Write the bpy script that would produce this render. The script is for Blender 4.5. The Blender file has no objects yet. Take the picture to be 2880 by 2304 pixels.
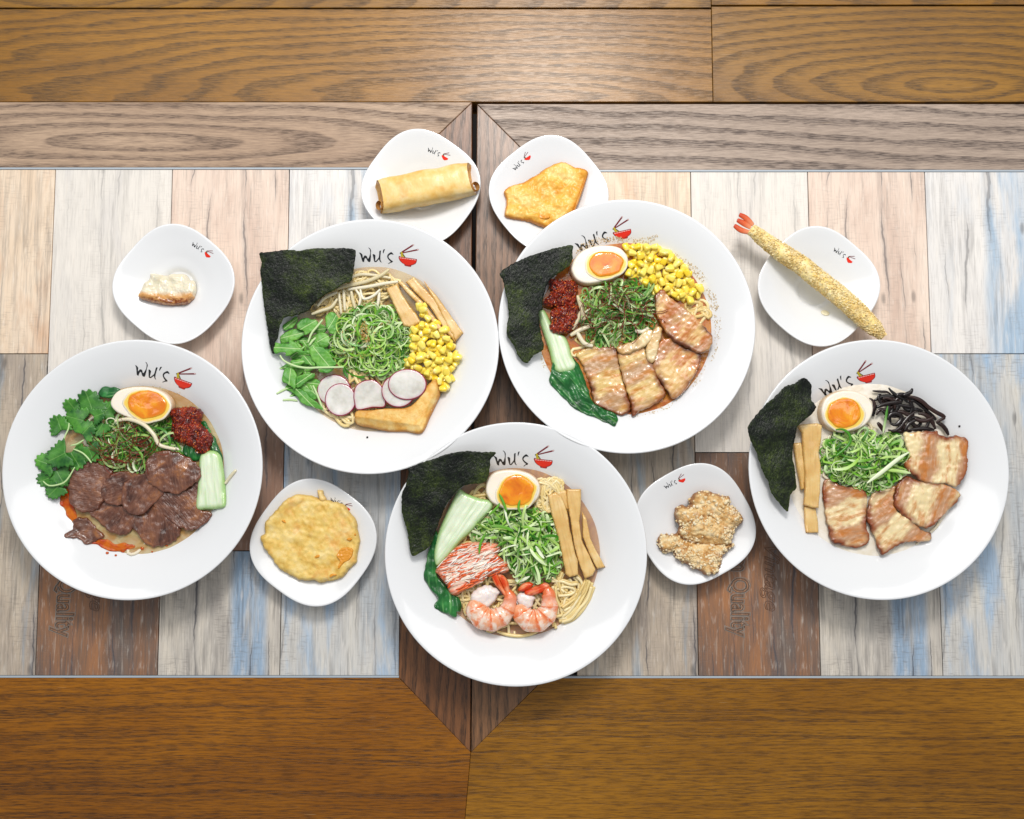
import bpy, bmesh, math, random
import numpy as np
from mathutils import Vector, Matrix, noise as MN
from mathutils.geometry import delaunay_2d_cdt
R = math.radians
SC = bpy.context.scene
COL = SC.collection

# ------------------------------------------------------------------ camera, world, lamps, exposure
FPX, LCAM, TILT = 2952.0, 1.165, R(5.2)
CT, ST = math.cos(TILT), math.sin(TILT)
CAM = Vector((0.0, -LCAM * ST, LCAM * CT))
cd = bpy.data.cameras.new('camera'); cam = bpy.data.objects.new('camera', cd); COL.objects.link(cam)
cam.location = CAM; cam.rotation_euler = (TILT, 0, 0)
cd.sensor_width = 36.0; cd.lens = 36.0 * FPX / 2880.0; cd.clip_start = 0.05; cd.clip_end = 50
SC.camera = cam
W = bpy.data.worlds.new('World'); SC.world = W; W.use_nodes = True
bg = W.node_tree.nodes['Background']; bg.inputs[0].default_value = (0.93, 0.965, 1.0, 1); bg.inputs[1].default_value = 0.40

def area(name, loc, target, sx, sy, power, col):
    l = bpy.data.lights.new(name, 'AREA'); l.shape = 'RECTANGLE'; l.size = sx; l.size_y = sy; l.energy = power; l.color = col
    o = bpy.data.objects.new(name, l); COL.objects.link(o); o.location = loc
    o.rotation_euler = (Vector(target) - Vector(loc)).to_track_quat('-Z', 'Y').to_euler()
    return o
area('ceiling_lamp', (0.08, 0.95, 1.5), (0.0, 0.0, 0.0), 0.36, 0.36, 17.0, (1.0, 0.965, 0.92))
area('fill_softbox', (0.0, 0.80, 1.95), (0.0, 0.10, 0.0), 2.8, 1.1, 20.5, (1.0, 0.985, 0.96))  # unseen softbox added as main fill and for sheen on the rails
SC.view_settings.view_transform = 'Standard'; SC.view_settings.look = 'None'
SC.view_settings.exposure = 0.10; SC.view_settings.gamma = 1.0
SC.cycles.use_denoising = True
SC.cycles.max_bounces = 8; SC.cycles.transparent_max_bounces = 12

# ------------------------------------------------------------------ photograph pixel -> point of the place
def ray(px, py):
    x = (px - 1440.0) / FPX; y = -(py - 1152.0) / FPX
    return Vector((x, y * CT + ST, y * ST - CT))
def at(px, py, z=0.0):
    d = ray(px, py); t = (z - CAM.z) / d.z
    return CAM + d * t
def at_plane(px, py, pl):            # plane z = a x + b y + c
    a, b, c = pl; d = ray(px, py)
    t = (a * CAM.x + b * CAM.y + c - CAM.z) / (d.z - a * d.x - b * d.y)
    return CAM + d * t
def at_surf(px, py, f, lo=0.0, hi=0.075):
    d = ray(px, py); t0 = (hi - CAM.z) / d.z; t1 = (lo - CAM.z) / d.z
    n = 60; prev = t0
    for i in range(n + 1):
        t = t0 + (t1 - t0) * i / n; p = CAM + d * t
        if p.z <= f(p.x, p.y):
            a, b = prev, t
            for _ in range(22):
                m = (a + b) / 2; p = CAM + d * m
                if p.z <= f(p.x, p.y): b = m
                else: a = m
            return CAM + d * b
        prev = t
    return CAM + d * t1
CROP = dict(A=(0, 900, 2.1039), B=(670, 600, 2.3307), C=(1380, 550, 2.3627), D=(1080, 1180, 2.3), E=(2090, 940, 2.3),
            F=(300, 610, 4.663), G=(1000, 350, 4.929), H=(1360, 360, 5.073), I=(2040, 580, 4.206), J=(690, 1330, 4.539),
            K=(1770, 1290, 4.792), P=(0, 0, 2156 / 2880.0), L=(80, 1060, 5.072), M=(750, 820, 5.074), N=(1000, 670, 10.78),
            O=(2440, 1070, 5.75), Q=(1230, 1500, 4.587), T=(940, 770, 5.226))
def S(c, pts):
    ox, oy, s = CROP[c]
    return [(ox + p[0] / s, oy + p[1] / s) for p in pts]

# ------------------------------------------------------------------ objects
def tag(o, label=None, cat=None, group=None, kind=None):
    if label: o['label'] = label
    if cat: o['category'] = cat
    if group: o['group'] = group
    if kind: o['kind'] = kind
    return o
def empty(name, loc=(0, 0, 0)):
    o = bpy.data.objects.new(name, None); COL.objects.link(o); o.location = loc; o.empty_display_size = 0.02
    return o
def link(name, me, mat, parent=None, smooth=True):
    if mat is not None and not me.materials: me.materials.append(mat)
    if smooth and len(me.polygons): me.polygons.foreach_set('use_smooth', [True] * len(me.polygons))
    o = bpy.data.objects.new(name, me); COL.objects.link(o)
    if parent is not None:
        o.parent = parent; o.location = -(parent.location + (parent.parent.location if parent.parent else Vector((0, 0, 0))))
    return o
def put_attr(me, name, vals, kind='FLOAT'):
    a = me.attributes.new(name, kind, 'POINT')
    arr = np.asarray(vals, dtype=np.float32).ravel()
    a.data.foreach_set('value' if kind == 'FLOAT' else 'vector', arr)
def recentre(o):                      # move the origin of a mesh thing to its own base
    me = o.data; n = len(me.vertices); co = np.empty(n * 3, np.float32); me.vertices.foreach_get('co', co); co = co.reshape(-1, 3)
    c = np.array([co[:, 0].mean(), co[:, 1].mean(), co[:, 2].min()], np.float32)
    me.vertices.foreach_set('co', (co - c).ravel()); me.update(); o.location = Vector(o.location) + Vector([float(v) for v in c])
    return o

# ------------------------------------------------------------------ materials
def lin(h, k=0.92):
    if not isinstance(h, str): return (*h[:3], 1)
    h = h.lstrip('#'); v = [int(h[i:i + 2], 16) / 255 for i in (0, 2, 4)]
    return tuple((x / 12.92 if x <= 0.04045 else ((x + 0.055) / 1.055) ** 2.4) * k for x in v) + (1,)
class MB:
    def __init__(s, name, rough=0.5, spec=0.5, base=None):
        s.m = bpy.data.materials.new(name); s.m.use_nodes = True; s.nt = s.m.node_tree
        s.b = s.nt.nodes['Principled BSDF']; s.set('Roughness', rough); s.set('Specular IOR Level', spec)
        if base is not None: s.set('Base Color', lin(base))
    def _in(s, sock, v):
        if hasattr(v, 'is_linked'): s.nt.links.new(v, sock)
        elif v is not None:
            if isinstance(v, str): v = lin(v)
            sock.default_value = v
    def set(s, name, v): s._in(s.b.inputs[name], v); return s
    def node(s, t, ins=None, **pr):
        n = s.nt.nodes.new(t)
        for k, v in pr.items(): setattr(n, k, v)
        for k, v in (ins or {}).items(): s._in(n.inputs[k], v)
        return n
    def obj(s): return s.node('ShaderNodeTexCoord').outputs['Object']
    def attr(s, name, out='Fac'): return s.node('ShaderNodeAttribute', attribute_name=name).outputs[out]
    def rnd(s): return s.node('ShaderNodeObjectInfo').outputs['Random']
    def luv(s, k=37.0):
        v = s.attr('luv', 'Vector'); r = s.math('MULTIPLY', s.rnd(), k)
        return s.node('ShaderNodeVectorMath', {0: v, 1: s.node('ShaderNodeCombineXYZ', {2: r}).outputs[0]}, operation='ADD').outputs[0]
    def map(s, vec, scale=(1, 1, 1), loc=(0, 0, 0), rot=(0, 0, 0)):
        return s.node('ShaderNodeMapping', {'Vector': vec, 'Scale': scale, 'Location': loc, 'Rotation': rot}).outputs[0]
    def noise(s, vec, scale, detail=3.0, rough=0.55, dist=0.0, out='Fac'):
        return s.node('ShaderNodeTexNoise', {'Vector': vec, 'Scale': scale, 'Detail': detail, 'Roughness': rough, 'Distortion': dist}).outputs[out]
    def voro(s, vec, scale, feature='F1', out='Distance', rand=1.0):
        return s.node('ShaderNodeTexVoronoi', {'Vector': vec, 'Scale': scale, 'Randomness': rand}, feature=feature).outputs[out]
    def ramp(s, fac, stops, interp='LINEAR'):
        n = s.node('ShaderNodeValToRGB', {0: fac}); e = n.color_ramp.elements; n.color_ramp.interpolation = interp
        while len(e) < len(stops): e.new(0.5)
        for i, (p, c) in enumerate(stops):
            e[i].position = p; e[i].color = lin(c) if isinstance(c, str) else (c, c, c, 1)
        return n.outputs[0]
    def mix(s, f, a, b, blend='MIX'):
        n = s.node('ShaderNodeMix', data_type='RGBA', blend_type=blend, clamp_factor=True)
        s._in(n.inputs[0], f); s._in(n.inputs[6], a); s._in(n.inputs[7], b); return n.outputs[2]
    def math(s, op, a, b=None, c=None, clamp=False):
        n = s.node('ShaderNodeMath', operation=op, use_clamp=clamp); s._in(n.inputs[0], a)
        if b is not None: s._in(n.inputs[1], b)
        if c is not None: s._in(n.inputs[2], c)
        return n.outputs[0]
    def step(s, v, a, b):              # smooth 0..1 between a and b
        return s.node('ShaderNodeMapRange', {0: v, 1: a, 2: b, 3: 0.0, 4: 1.0}, interpolation_type='SMOOTHSTEP').outputs[0]
    def sep(s, v): return s.node('ShaderNodeSeparateXYZ', {0: v}).outputs
    def bump(s, h, strength=0.4, dist=0.001, prev=None):
        n = s.node('ShaderNodeBump', {'Height': h, 'Strength': strength, 'Distance': dist})
        if prev is not None: s._in(n.inputs['Normal'], prev)
        s._in(s.b.inputs['Normal'], n.outputs[0]); return n.outputs[0]
    def col(s, v): return s.set('Base Color', v)
def plain(name, c, rough=0.5, spec=0.5, sss=0.0):
    m = MB(name, rough, spec, c)
    if sss: m.set('Subsurface Weight', sss); m.set('Subsurface Radius', (0.004, 0.003, 0.002)); m.set('Subsurface Scale', 0.5)
    return m.m

# ------------------------------------------------------------------ mesh helpers
def crom(pts, step, closed=True, dim=2):
    P = np.array(pts, float); n = len(P); out = []
    rng = range(n if closed else n - 1)
    for i in rng:
        if closed: p0, p1, p2, p3 = P[(i - 1) % n], P[i], P[(i + 1) % n], P[(i + 2) % n]
        else: p0, p1, p2, p3 = P[max(i - 1, 0)], P[i], P[i + 1], P[min(i + 2, n - 1)]
        k = max(1, int(round(np.linalg.norm(p2 - p1) / step)))
        for j in range(k):
            t = j / k
            out.append(0.5 * ((2 * p1) + (p2 - p0) * t + (2 * p0 - 5 * p1 + 4 * p2 - p3) * t * t + (3 * p1 - p0 - 3 * p2 + p3) * t ** 3))
    if not closed: out.append(P[-1])
    return np.array(out)
def inside(P, poly):
    x, y = P[:, 0], P[:, 1]; r = np.zeros(len(P), bool); n = len(poly); j = n - 1
    for i in range(n):
        xi, yi = poly[i]; xj, yj = poly[j]
        c = ((yi > y) != (yj > y)) & (x < (xj - xi) * (y - yi) / (yj - yi + 1e-30) + xi); r ^= c; j = i
    return r
def edge_dist(P, poly):
    A = np.array(poly); B = np.roll(A, -1, 0); D = B - A; L2 = (D ** 2).sum(1) + 1e-18
    best = np.full(len(P), 1e9)
    for a, d, l in zip(A, D, L2):
        t = np.clip(((P - a) @ d) / l, 0, 1); q = P - a - t[:, None] * d
        best = np.minimum(best, (q ** 2).sum(1))
    return np.sqrt(best)
def nz(p, f, seed=0.0): return MN.noise(Vector((p[0] * f + seed, p[1] * f - seed * 0.7, seed * 1.3)))
def fill(poly, step):
    """triangles inside a closed polygon: returns points, faces, number of rim points"""
    poly = np.array(poly); lo, hi = poly.min(0), poly.max(0)
    g = []; row = 0; y = lo[1]
    while y < hi[1]:
        xs = np.arange(lo[0] + (step / 2 if row % 2 else 0), hi[0], step)
        g.append(np.stack([xs, np.full(len(xs), y)], 1)); y += step * 0.866; row += 1
    G = np.concatenate(g) if g else np.zeros((0, 2))
    G = G[inside(G, poly)]
    if len(G): G = G[edge_dist(G, poly) > step * 0.55]
    pts = [Vector((float(p[0]), float(p[1]))) for p in poly] + [Vector((float(p[0]), float(p[1]))) for p in G]
    n = len(poly); ed = [(i, (i + 1) % n) for i in range(n)]
    r = delaunay_2d_cdt(pts, ed, [], 1, 1e-7)
    V = np.array([(v.x, v.y) for v in r[0]]); F = [tuple(f) for f in r[2]]
    return V, F
def slab(name, mat, px, z0=0.036, t=0.004, plane=None, floor=None, step=0.0012, rnd=None, amp=0.0, nf=120.0, amp2=0.0, nf2=500.0,
         rag=0.0, ragf=400.0, hf=None, axis=None, parent=None, under=0.0006, seed=None, zoff=None, sharp=False, ridge=None):
    """a piece of real thickness whose outline was seen in the photograph; px are photograph pixels"""
    seed = seed if seed is not None else (sum(map(ord, name)) % 97 + len(bpy.data.objects) * 0.37) % 50
    pl = plane if plane is not None else (0, 0, z0 + t * 0.5)
    w = np.array([at_plane(p[0], p[1], pl)[:2] for p in px])
    poly = crom(w, step) if not sharp else resample(w, step)
    if rag:
        q = []
        nrm = np.roll(poly, -1, 0) - np.roll(poly, 1, 0); nrm = np.stack([nrm[:, 1], -nrm[:, 0]], 1); nrm /= (np.linalg.norm(nrm, axis=1)[:, None] + 1e-9)
        for p, n in zip(poly, nrm): q.append(p + n * rag * nz(p, ragf, seed))
        poly = np.array(q)
    V, F = fill(poly, step)
    d = edge_dist(V, poly)
    rn = rnd if rnd else t * 0.6
    pr = np.sqrt(np.clip(1 - (1 - np.clip(d / rn, 0, 1)) ** 2, 0, 1))
    if plane is not None: base = pl[0] * V[:, 0] + pl[1] * V[:, 1] + pl[2] - t * 0.5
    else: base = np.full(len(V), z0)
    if floor is not None: base = np.maximum(base, np.array([floor(p[0], p[1]) for p in V]) + 0.0008)
    if zoff is not None: base = base + np.array([zoff(p) for p in V])
    wob = np.array([amp * nz(p, nf, seed) + amp2 * nz(p, nf2, seed + 9) for p in V]) if (amp or amp2) else np.zeros(len(V))
    T = np.full(len(V), t) if hf is None else np.array([t * hf(p[0], p[1]) for p in V])
    c0 = V.mean(0); Q = V - c0
    if axis is None:
        _, ev = np.linalg.eigh(Q.T @ Q); ax = ev[:, 1]
    else: ax = np.array([math.cos(R(axis)), math.sin(R(axis))])
    u = Q @ ax; v = Q @ np.array([-ax[1], ax[0]])
    if ridge:                                  # lengthwise ribs or fibres: (height, ribs per metre, wander)
        wob = wob + np.array([ridge[0] * math.sin(vv * ridge[1] * 6.283 + ridge[2] * nz((uu, vv), 45, seed)) for uu, vv in zip(u, v)])
    thin = t < 0.0015
    top = base + T * (0.15 + 0.85 * pr) + wob * (1 if thin else np.clip(pr, 0.25, 1))
    bot = base - under + (wob if thin else 0)
    n = len(V)
    from collections import Counter
    ec = Counter()
    for f in F:
        for i in range(3):
            a, b = f[i], f[(i + 1) % 3]; ec[(min(a, b), max(a, b))] += 1
    rim = [(f[i], f[(i + 1) % 3]) for f in F for i in range(3) if ec[(min(f[i], f[(i + 1) % 3]), max(f[i], f[(i + 1) % 3]))] == 1]
    co = np.concatenate([np.column_stack([V, top]), np.column_stack([V, bot])])
    # orientation
    a, b, c = (V[F[0][k]] for k in range(3)); up = (b[0] - a[0]) * (c[1] - a[1]) - (b[1] - a[1]) * (c[0] - a[0]) > 0
    fl = (lambda f: f) if up else (lambda f: f[::-1])
    faces = [fl(f) for f in F] + [fl(tuple(i + n for i in f))[::-1] for f in F] + [fl((e[1], e[0], e[0] + n, e[1] + n)) for e in rim]
    me = bpy.data.meshes.new(name); me.from_pydata(co.tolist(), [], faces)
    put_attr(me, 'edge', np.concatenate([d, d]))
    put_attr(me, 'luv', np.column_stack([np.tile(u, 2), np.tile(v, 2), np.concatenate([top, bot])]), 'FLOAT_VECTOR')
    o = link(name, me, mat, parent)
    return o if parent is not None else recentre(o)
def resample(w, step):
    out = []
    for i in range(len(w)):
        a, b = w[i], w[(i + 1) % len(w)]; k = max(1, int(np.linalg.norm(b - a) / step))
        out += [a + (b - a) * j / k for j in range(k)]
    return np.array(out)
def tube_geo(V, F, A, path, rad, seg=7, flat=1.0, rv=0.0, cap=True):
    P = np.array(path, float); n = len(P); i0 = len(V)
    rad = np.full(n, rad) if np.isscalar(rad) else np.array(rad)
    T = np.gradient(P, axis=0); T /= (np.linalg.norm(T, axis=1)[:, None] + 1e-12)
    up = np.array([0, 0, 1.0]); s = np.linalg.norm(P[-1] - P[0]) + 1e-9
    for i in range(n):
        a = np.cross(T[i], up); l = np.linalg.norm(a); a = a / l if l > 0.05 else np.array([1.0, 0, 0]); b = np.cross(a, T[i])
        for k in range(seg):
            th = 2 * math.pi * k / seg
            V.append(P[i] + a * math.cos(th) * rad[i] + b * math.sin(th) * rad[i] * flat); A.append((i / max(1, n - 1), k / seg, rv))
    for i in range(n - 1):
        for k in range(seg):
            k2 = (k + 1) % seg
            F.append((i0 + i * seg + k, i0 + i * seg + k2, i0 + (i + 1) * seg + k2, i0 + (i + 1) * seg + k))
    if cap:
        F.append(tuple(i0 + k for k in range(seg))[::-1]); F.append(tuple(i0 + (n - 1) * seg + k for k in range(seg)))
def mesh_of(name, V, F, A, mat, parent=None, smooth=True):
    me = bpy.data.meshes.new(name); me.from_pydata([tuple(map(float, v)) for v in V], [], F)
    if A: put_attr(me, 'luv', np.array(A), 'FLOAT_VECTOR')
    o = link(name, me, mat, parent, smooth)
    return o if parent is not None else recentre(o)
def ribbon_geo(V, F, A, path, nrm, wid, rv, fold=0.25):
    P = np.array(path); n = len(P); i0 = len(V)
    T = np.gradient(P, axis=0); T /= (np.linalg.norm(T, axis=1)[:, None] + 1e-12)
    for i in range(n):
        N = nrm[i] - T[i] * (nrm[i] @ T[i]); N /= (np.linalg.norm(N) + 1e-9); B = np.cross(T[i], N)
        tp = i / (n - 1); w = wid * min(1.0, 0.35 + 3.5 * min(tp, 1 - tp))
        V += [P[i] - B * w / 2, P[i] + N * w * fold, P[i] + B * w / 2]; A += [(tp, 0, rv), (tp, 0.5, rv), (tp, 1, rv)]
    for i in range(n - 1):
        for k in range(2):
            a = i0 + i * 3 + k; F.append((a, a + 1, a + 4, a + 3))
def sample_in(px, n, rng, mind=0.0, z=0.04):
    poly = np.array([at(p[0], p[1], z)[:2] for p in px]); lo, hi = poly.min(0), poly.max(0); out = []; tries = 0
    while len(out) < n and tries < n * 80:
        tries += 1; q = np.array([rng.uniform(lo[0], hi[0]), rng.uniform(lo[1], hi[1])])
        if not inside(q[None], poly)[0]: continue
        if mind and any((q - o) @ (q - o) < mind * mind for o in out): continue
        out.append(q)
    return out, poly
# ------------------------------------------------------------------ wood
def wood(name, light, mid, dark, xc=0.0, yc=0.0, L=1.0, w=0.04, freq=5.0, warp=0.35, vert=False, rough=0.42, pore=0.6, seed=0.0, coat=0.0, fine=False):
    """boards with growth rings cut by the saw (nested arches) and fine dark pores; long axis = local x (or y)"""
    m = MB(name, rough, 0.30)
    v = m.obj()
    if vert: v = m.map(v, rot=(0, 0, R(90)))
    v = m.map(v, loc=(seed, seed * 0.3, seed))
    x, y, _ = m.sep(v)
    x = m.math('SUBTRACT', x, seed + xc); y = m.math('SUBTRACT', y, seed * 0.3 + yc)
    n1 = m.noise(m.map(v, (5.0, 26, 1)), 1.0, 3, 0.5)
    n2 = m.noise(m.map(v, (22, 130, 1)), 1.0, 2, 0.5)
    a = m.math('DIVIDE', x, L); b = m.math('DIVIDE', y, w)
    h = m.math('SQRT', m.math('ADD', m.math('MULTIPLY', a, a), m.math('MULTIPLY', b, b)))
    h = m.math('ADD', h, m.math('MULTIPLY', m.math('SUBTRACT', n1, 0.5), warp))
    h = m.math('ADD', h, m.math('MULTIPLY', m.math('SUBTRACT', n2, 0.5), warp * 0.07))
    band = m.math('FRACT', m.math('MULTIPLY', h, freq))
    band = m.math('MULTIPLY', m.step(band, 0.25, 0.8), m.math('SUBTRACT', 1.0, m.step(band, 0.9, 1.0)))
    if fine:
        yw = m.math('ADD', y, m.math('MULTIPLY', m.math('SUBTRACT', m.noise(m.map(v, (4.5, 9, 1)), 1.0, 2, 0.5), 0.5), 0.022))
        w2 = m.node('ShaderNodeCombineXYZ', {0: m.math('MULTIPLY', x, 1.6), 1: m.math('MULTIPLY', yw, 230.0), 2: seed}).outputs[0]
        w3 = m.node('ShaderNodeCombineXYZ', {0: m.math('MULTIPLY', x, 0.9), 1: m.math('MULTIPLY', yw, 70.0), 2: seed + 4}).outputs[0]
        band = m.math('MULTIPLY', m.step(m.noise(w2, 1.0, 3, 0.6), 0.42, 0.66), m.math('ADD', 0.35, m.step(m.noise(w3, 1.0, 2, 0.5), 0.35, 0.65)), clamp=True)
    # pores: short dark dashes along the board, crowded in the bands
    p1 = m.noise(m.map(v, (62, 1000, 1)), 1.0, 2, 0.6)
    p2 = m.noise(m.map(v, (38, 520, 1)), 1.0, 3, 0.65)
    por = m.math('MULTIPLY', m.step(p1, 0.46, 0.64), m.math('ADD', 0.30, m.math('MULTIPLY', band, 0.9)), clamp=True)
    tone = m.noise(m.map(v, (3, 9, 1)), 1.0, 3, 0.6)
    c = m.mix(m.step(tone, 0.3, 0.7), light, mid)
    c = m.mix(m.math('MULTIPLY', m.step(p2, 0.42, 0.70) if fine else m.step(p2, 0.35, 0.75), 0.62 if fine else 0.35), c, dark)
    c = m.mix(m.math('MULTIPLY', band, 0.36 if fine else 0.40), c, dark)
    c = m.mix(m.math('MULTIPLY', por, pore), c, dark)
    fleck = m.math('MULTIPLY', m.step(m.noise(m.map(v, (26, 900, 1), loc=(3, 3, 3)), 1.0, 1, 0.5), 0.77, 0.82), 0.35)
    c = m.mix(fleck, c, '#d8b98a')
    m.col(c)
    m.set('Roughness', m.math('ADD', rough, m.math('MULTIPLY', por, 0.2)))
    hh = m.math('ADD', m.math('MULTIPLY', por, -1.0), m.math('MULTIPLY', p2, 0.4))
    m.bump(hh, 0.35, 0.0006)
    if coat: m.set('Coat Weight', coat); m.set('Coat Roughness', 0.28)
    return m.m

def laminate(name, c1, c2, c3, blue=None, bluex=None, cracks=0.6, grad=None, weave=0.25, seed=0.0, knots=0.5, dirt=0.3):
    """printed, embossed board pattern; long axis = local y; local x 0..0.123"""
    m = MB(name, 0.5, 0.4)
    v = m.map(m.obj(), loc=(seed, seed * 0.7, 0))
    x0, y0, _ = m.sep(m.obj())
    big = m.noise(m.map(v, (22, 4.5, 1)), 1.0, 4, 0.62, 0.6)
    c = m.ramp(big, [(0.30, c1), (0.5, c2), (0.70, c3)])
    if grad:
        g = m.step(m.math('ADD', y0, m.math('MULTIPLY', m.math('SUBTRACT', m.noise(m.map(v, (30, 6, 1)), 1.0, 3), 0.5), 0.22)), grad[0], grad[1])
        c = m.mix(m.math('MULTIPLY', g, grad[3]), c, grad[2])
    if blue:
        bn = m.noise(m.map(v, (34, 5, 1), loc=(2.3, 1, 0)), 1.0, 4, 0.6, 0.4)
        bm = m.step(bn, 0.47, 0.66)
        if bluex is not None:
            xn = m.math('ADD', x0, m.math('MULTIPLY', m.math('SUBTRACT', m.noise(m.map(v, (8, 7, 1)), 1.0, 3), 0.5), 0.014))
            q = m.math('ABSOLUTE', m.math('SUBTRACT', xn, bluex[0]))
            bm = m.math('MULTIPLY', m.math('SUBTRACT', 1.0, m.step(q, bluex[1] * 0.5, bluex[1])), m.step(bn, 0.34, 0.56))
        c = m.mix(m.math('MULTIPLY', bm, 0.74), c, blue)
    # fine vertical fibre and saw marks across
    fib = m.noise(m.map(v, (620, 34, 1)), 1.0, 3, 0.6)
    st = m.noise(m.map(v, (170, 8, 1), loc=(2, 3, 0)), 1.0, 4, 0.7, 0.3); sg = m.step(m.noise(m.map(v, (26, 5, 1), loc=(9, 4, 0)), 1.0, 3, 0.6), 0.40, 0.66)
    c = m.mix(m.math('MULTIPLY', m.math('MULTIPLY', m.step(st, 0.47, 0.62), sg), min(1.0, dirt * 1.9)), c, m.mix(0.6, c, '#4d4a4c'))
    c = m.mix(m.math('MULTIPLY', m.step(m.noise(m.map(v, (240, 15, 1), loc=(6, 8, 0)), 1.0, 3, 0.65), 0.56, 0.72), 0.30), c, '#e9ddcf')
    c = m.mix(m.math('MULTIPLY', m.step(fib, 0.46, 0.64), dirt), c, m.mix(0.5, c, '#57504c'))
    saw = m.noise(m.map(v, (75, 520, 1), loc=(1, 5, 0)), 1.0, 2, 0.6)
    patch = m.step(m.noise(m.map(v, (28, 12, 1), loc=(7, 2, 0)), 1.0, 2), 0.46, 0.62)
    sw = m.math('MULTIPLY', m.step(saw, 0.5, 0.68), patch)
    c = m.mix(m.math('MULTIPLY', sw, weave), c, m.mix(0.6, c, '#6a625e'))
    lt = m.math('MULTIPLY', m.step(m.noise(m.map(v, (330, 60, 1), loc=(4, 1, 0)), 1.0, 3), 0.55, 0.75), 0.22)
    c = m.mix(lt, c, '#f3ede4')
    # long drying cracks
    wx = m.math('ADD', m.noise(m.map(v, (5, 2.2, 1), loc=(5, 0, 0)), 1.0, 2, 0.5), m.math('MULTIPLY', m.noise(m.map(v, (40, 26, 1)), 1.0, 3, 0.6), 0.16))
    lanes = m.math('ADD', m.math('MULTIPLY', x0, 46.0), m.math('MULTIPLY', wx, 3.0))
    f = m.math('ABSOLUTE', m.math('SUBTRACT', m.math('FRACT', lanes), 0.5))
    cell = m.math('MULTIPLY', m.math('FLOOR', lanes), 3.7)
    gate = m.noise(m.node('ShaderNodeCombineXYZ', {0: cell, 1: m.math('MULTIPLY', y0, 7.0), 2: seed}).outputs[0], 1.0, 2, 0.55)
    wid = m.math('MULTIPLY', m.step(gate, 0.45, 0.68), 0.065)
    cr = m.math('MULTIPLY', m.math('SUBTRACT', 1.0, m.step(m.math('SUBTRACT', f, wid), -0.02, 0.015)), m.math('MULTIPLY', m.step(gate, 0.44, 0.54), cracks * 0.72))
    halo = m.math('MULTIPLY', m.math('SUBTRACT', 1.0, m.step(f, 0.0, 0.30)), m.math('MULTIPLY', m.step(gate, 0.40, 0.70), cracks * 0.6))
    c = m.mix(halo, c, m.mix(0.65, c, '#4b4f5a'))
    c = m.mix(cr, c, '#46464b')
    kv = m.voro(m.map(v, (30, 11, 1)), 1.0)
    kn = m.math('MULTIPLY', m.math('SUBTRACT', 1.0, m.step(kv, 0.03, 0.11)), knots)
    c = m.mix(kn, c, '#4a4848')
    m.col(m.node('ShaderNodeHueSaturation', {'Saturation': 1.03, 'Value': 1.12, 'Color': c}).outputs[0])
    hh = m.math('ADD', m.math('MULTIPLY', fib, 0.5), m.math('ADD', m.math('MULTIPLY', sw, -0.4), m.math('MULTIPLY', cr, -1.4)))
    m.bump(hh, 0.35, 0.0007)
    return m.m

def prism(name, pts, z0, z1, mat, parent, bev=0.0006):
    o2 = Vector((min(p[0] for p in pts), min(p[1] for p in pts), 0))
    bm = bmesh.new(); vs = [bm.verts.new((p[0] - o2.x, p[1] - o2.y, z1)) for p in pts]
    f = bm.faces.new(vs); f.normal_update()
    if f.normal.z < 0: f.normal_flip()
    top = list(f.edges)
    r = bmesh.ops.extrude_face_region(bm, geom=[f]); nv = [e for e in r['geom'] if isinstance(e, bmesh.types.BMVert)]
    nf = [e for e in r['geom'] if isinstance(e, bmesh.types.BMFace)]
    for v in nv: v.co.z = z0
    bmesh.ops.recalc_face_normals(bm, faces=bm.faces)
    te = [e for e in bm.edges if all(abs(v.co.z - z1) < 1e-6 for v in e.verts)]
    if bev: bmesh.ops.bevel(bm, geom=te, offset=bev, segments=2, affect='EDGES', profile=0.5)
    me = bpy.data.meshes.new(name); bm.to_mesh(me); bm.free()
    o = link(name, me, mat, parent, smooth=False); o.location = o.location + o2
    return o
def q(x, y, z=0.0):                       # overview pixels (2156 wide) -> table point
    p = at(x * 2880 / 2156, y * 2880 / 2156, z); return (p.x, p.y)

MW = dict(
    a1=laminate('print_tan', '#dcc3a8', '#e6d2bb', '#cfa98a', cracks=0.35, seed=1.1, weave=0.3, knots=0.35),
    b1=laminate('print_cream', '#e6dfd6', '#dcd6ce', '#cfcac6', cracks=0.35, seed=4.3, weave=0.12, knots=0.3, dirt=0.25),
    c1=laminate('print_pink', '#e8d6c6', '#e2cdbd', '#cbb2a2', cracks=0.75, seed=8.0, weave=0.25, grad=(0.26, 0.05, '#7d5641', 0.85)),
    d1=laminate('print_white', '#e9e4de', '#dedad6', '#cfd3d8', blue='#8fb0cc', bluex=(0.088, 0.030), cracks=0.6, seed=12.2, weave=0.3),
    a2=laminate('print_grey_cream', '#cbbfae', '#b9aa98', '#9c9086', blue='#8fa9bd', cracks=1.0, seed=15.7, weave=0.4, dirt=0.5),
    b2=laminate('print_brown', '#a3714c', '#86634c', '#6f625a', cracks=0.9, seed=19.4, weave=0.3, grad=(0.18, 0.32, '#4f3a2e', 0.75), dirt=0.8, knots=0.3),
    c2=laminate('print_grey_blue', '#d6ccbd', '#c0b9af', '#958f8a', blue='#7ba0c2', bluex=(0.098, 0.026), cracks=1.0, seed=23.1, weave=0.5, dirt=0.45),
    d2=laminate('print_blue', '#d6d0c4', '#c6c4c0', '#b2b8bd', blue='#93b3d2', cracks=0.5, seed=27.9, weave=0.5, dirt=0.35))
M_BOARD = plain('dark_backing', '#1c1815', 0.8)
M_TRIM = plain('grey_trim', '#aab4bd', 0.35)
M_FLOOR = plain('floor_paint', '#15120f', 0.9)
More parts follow.
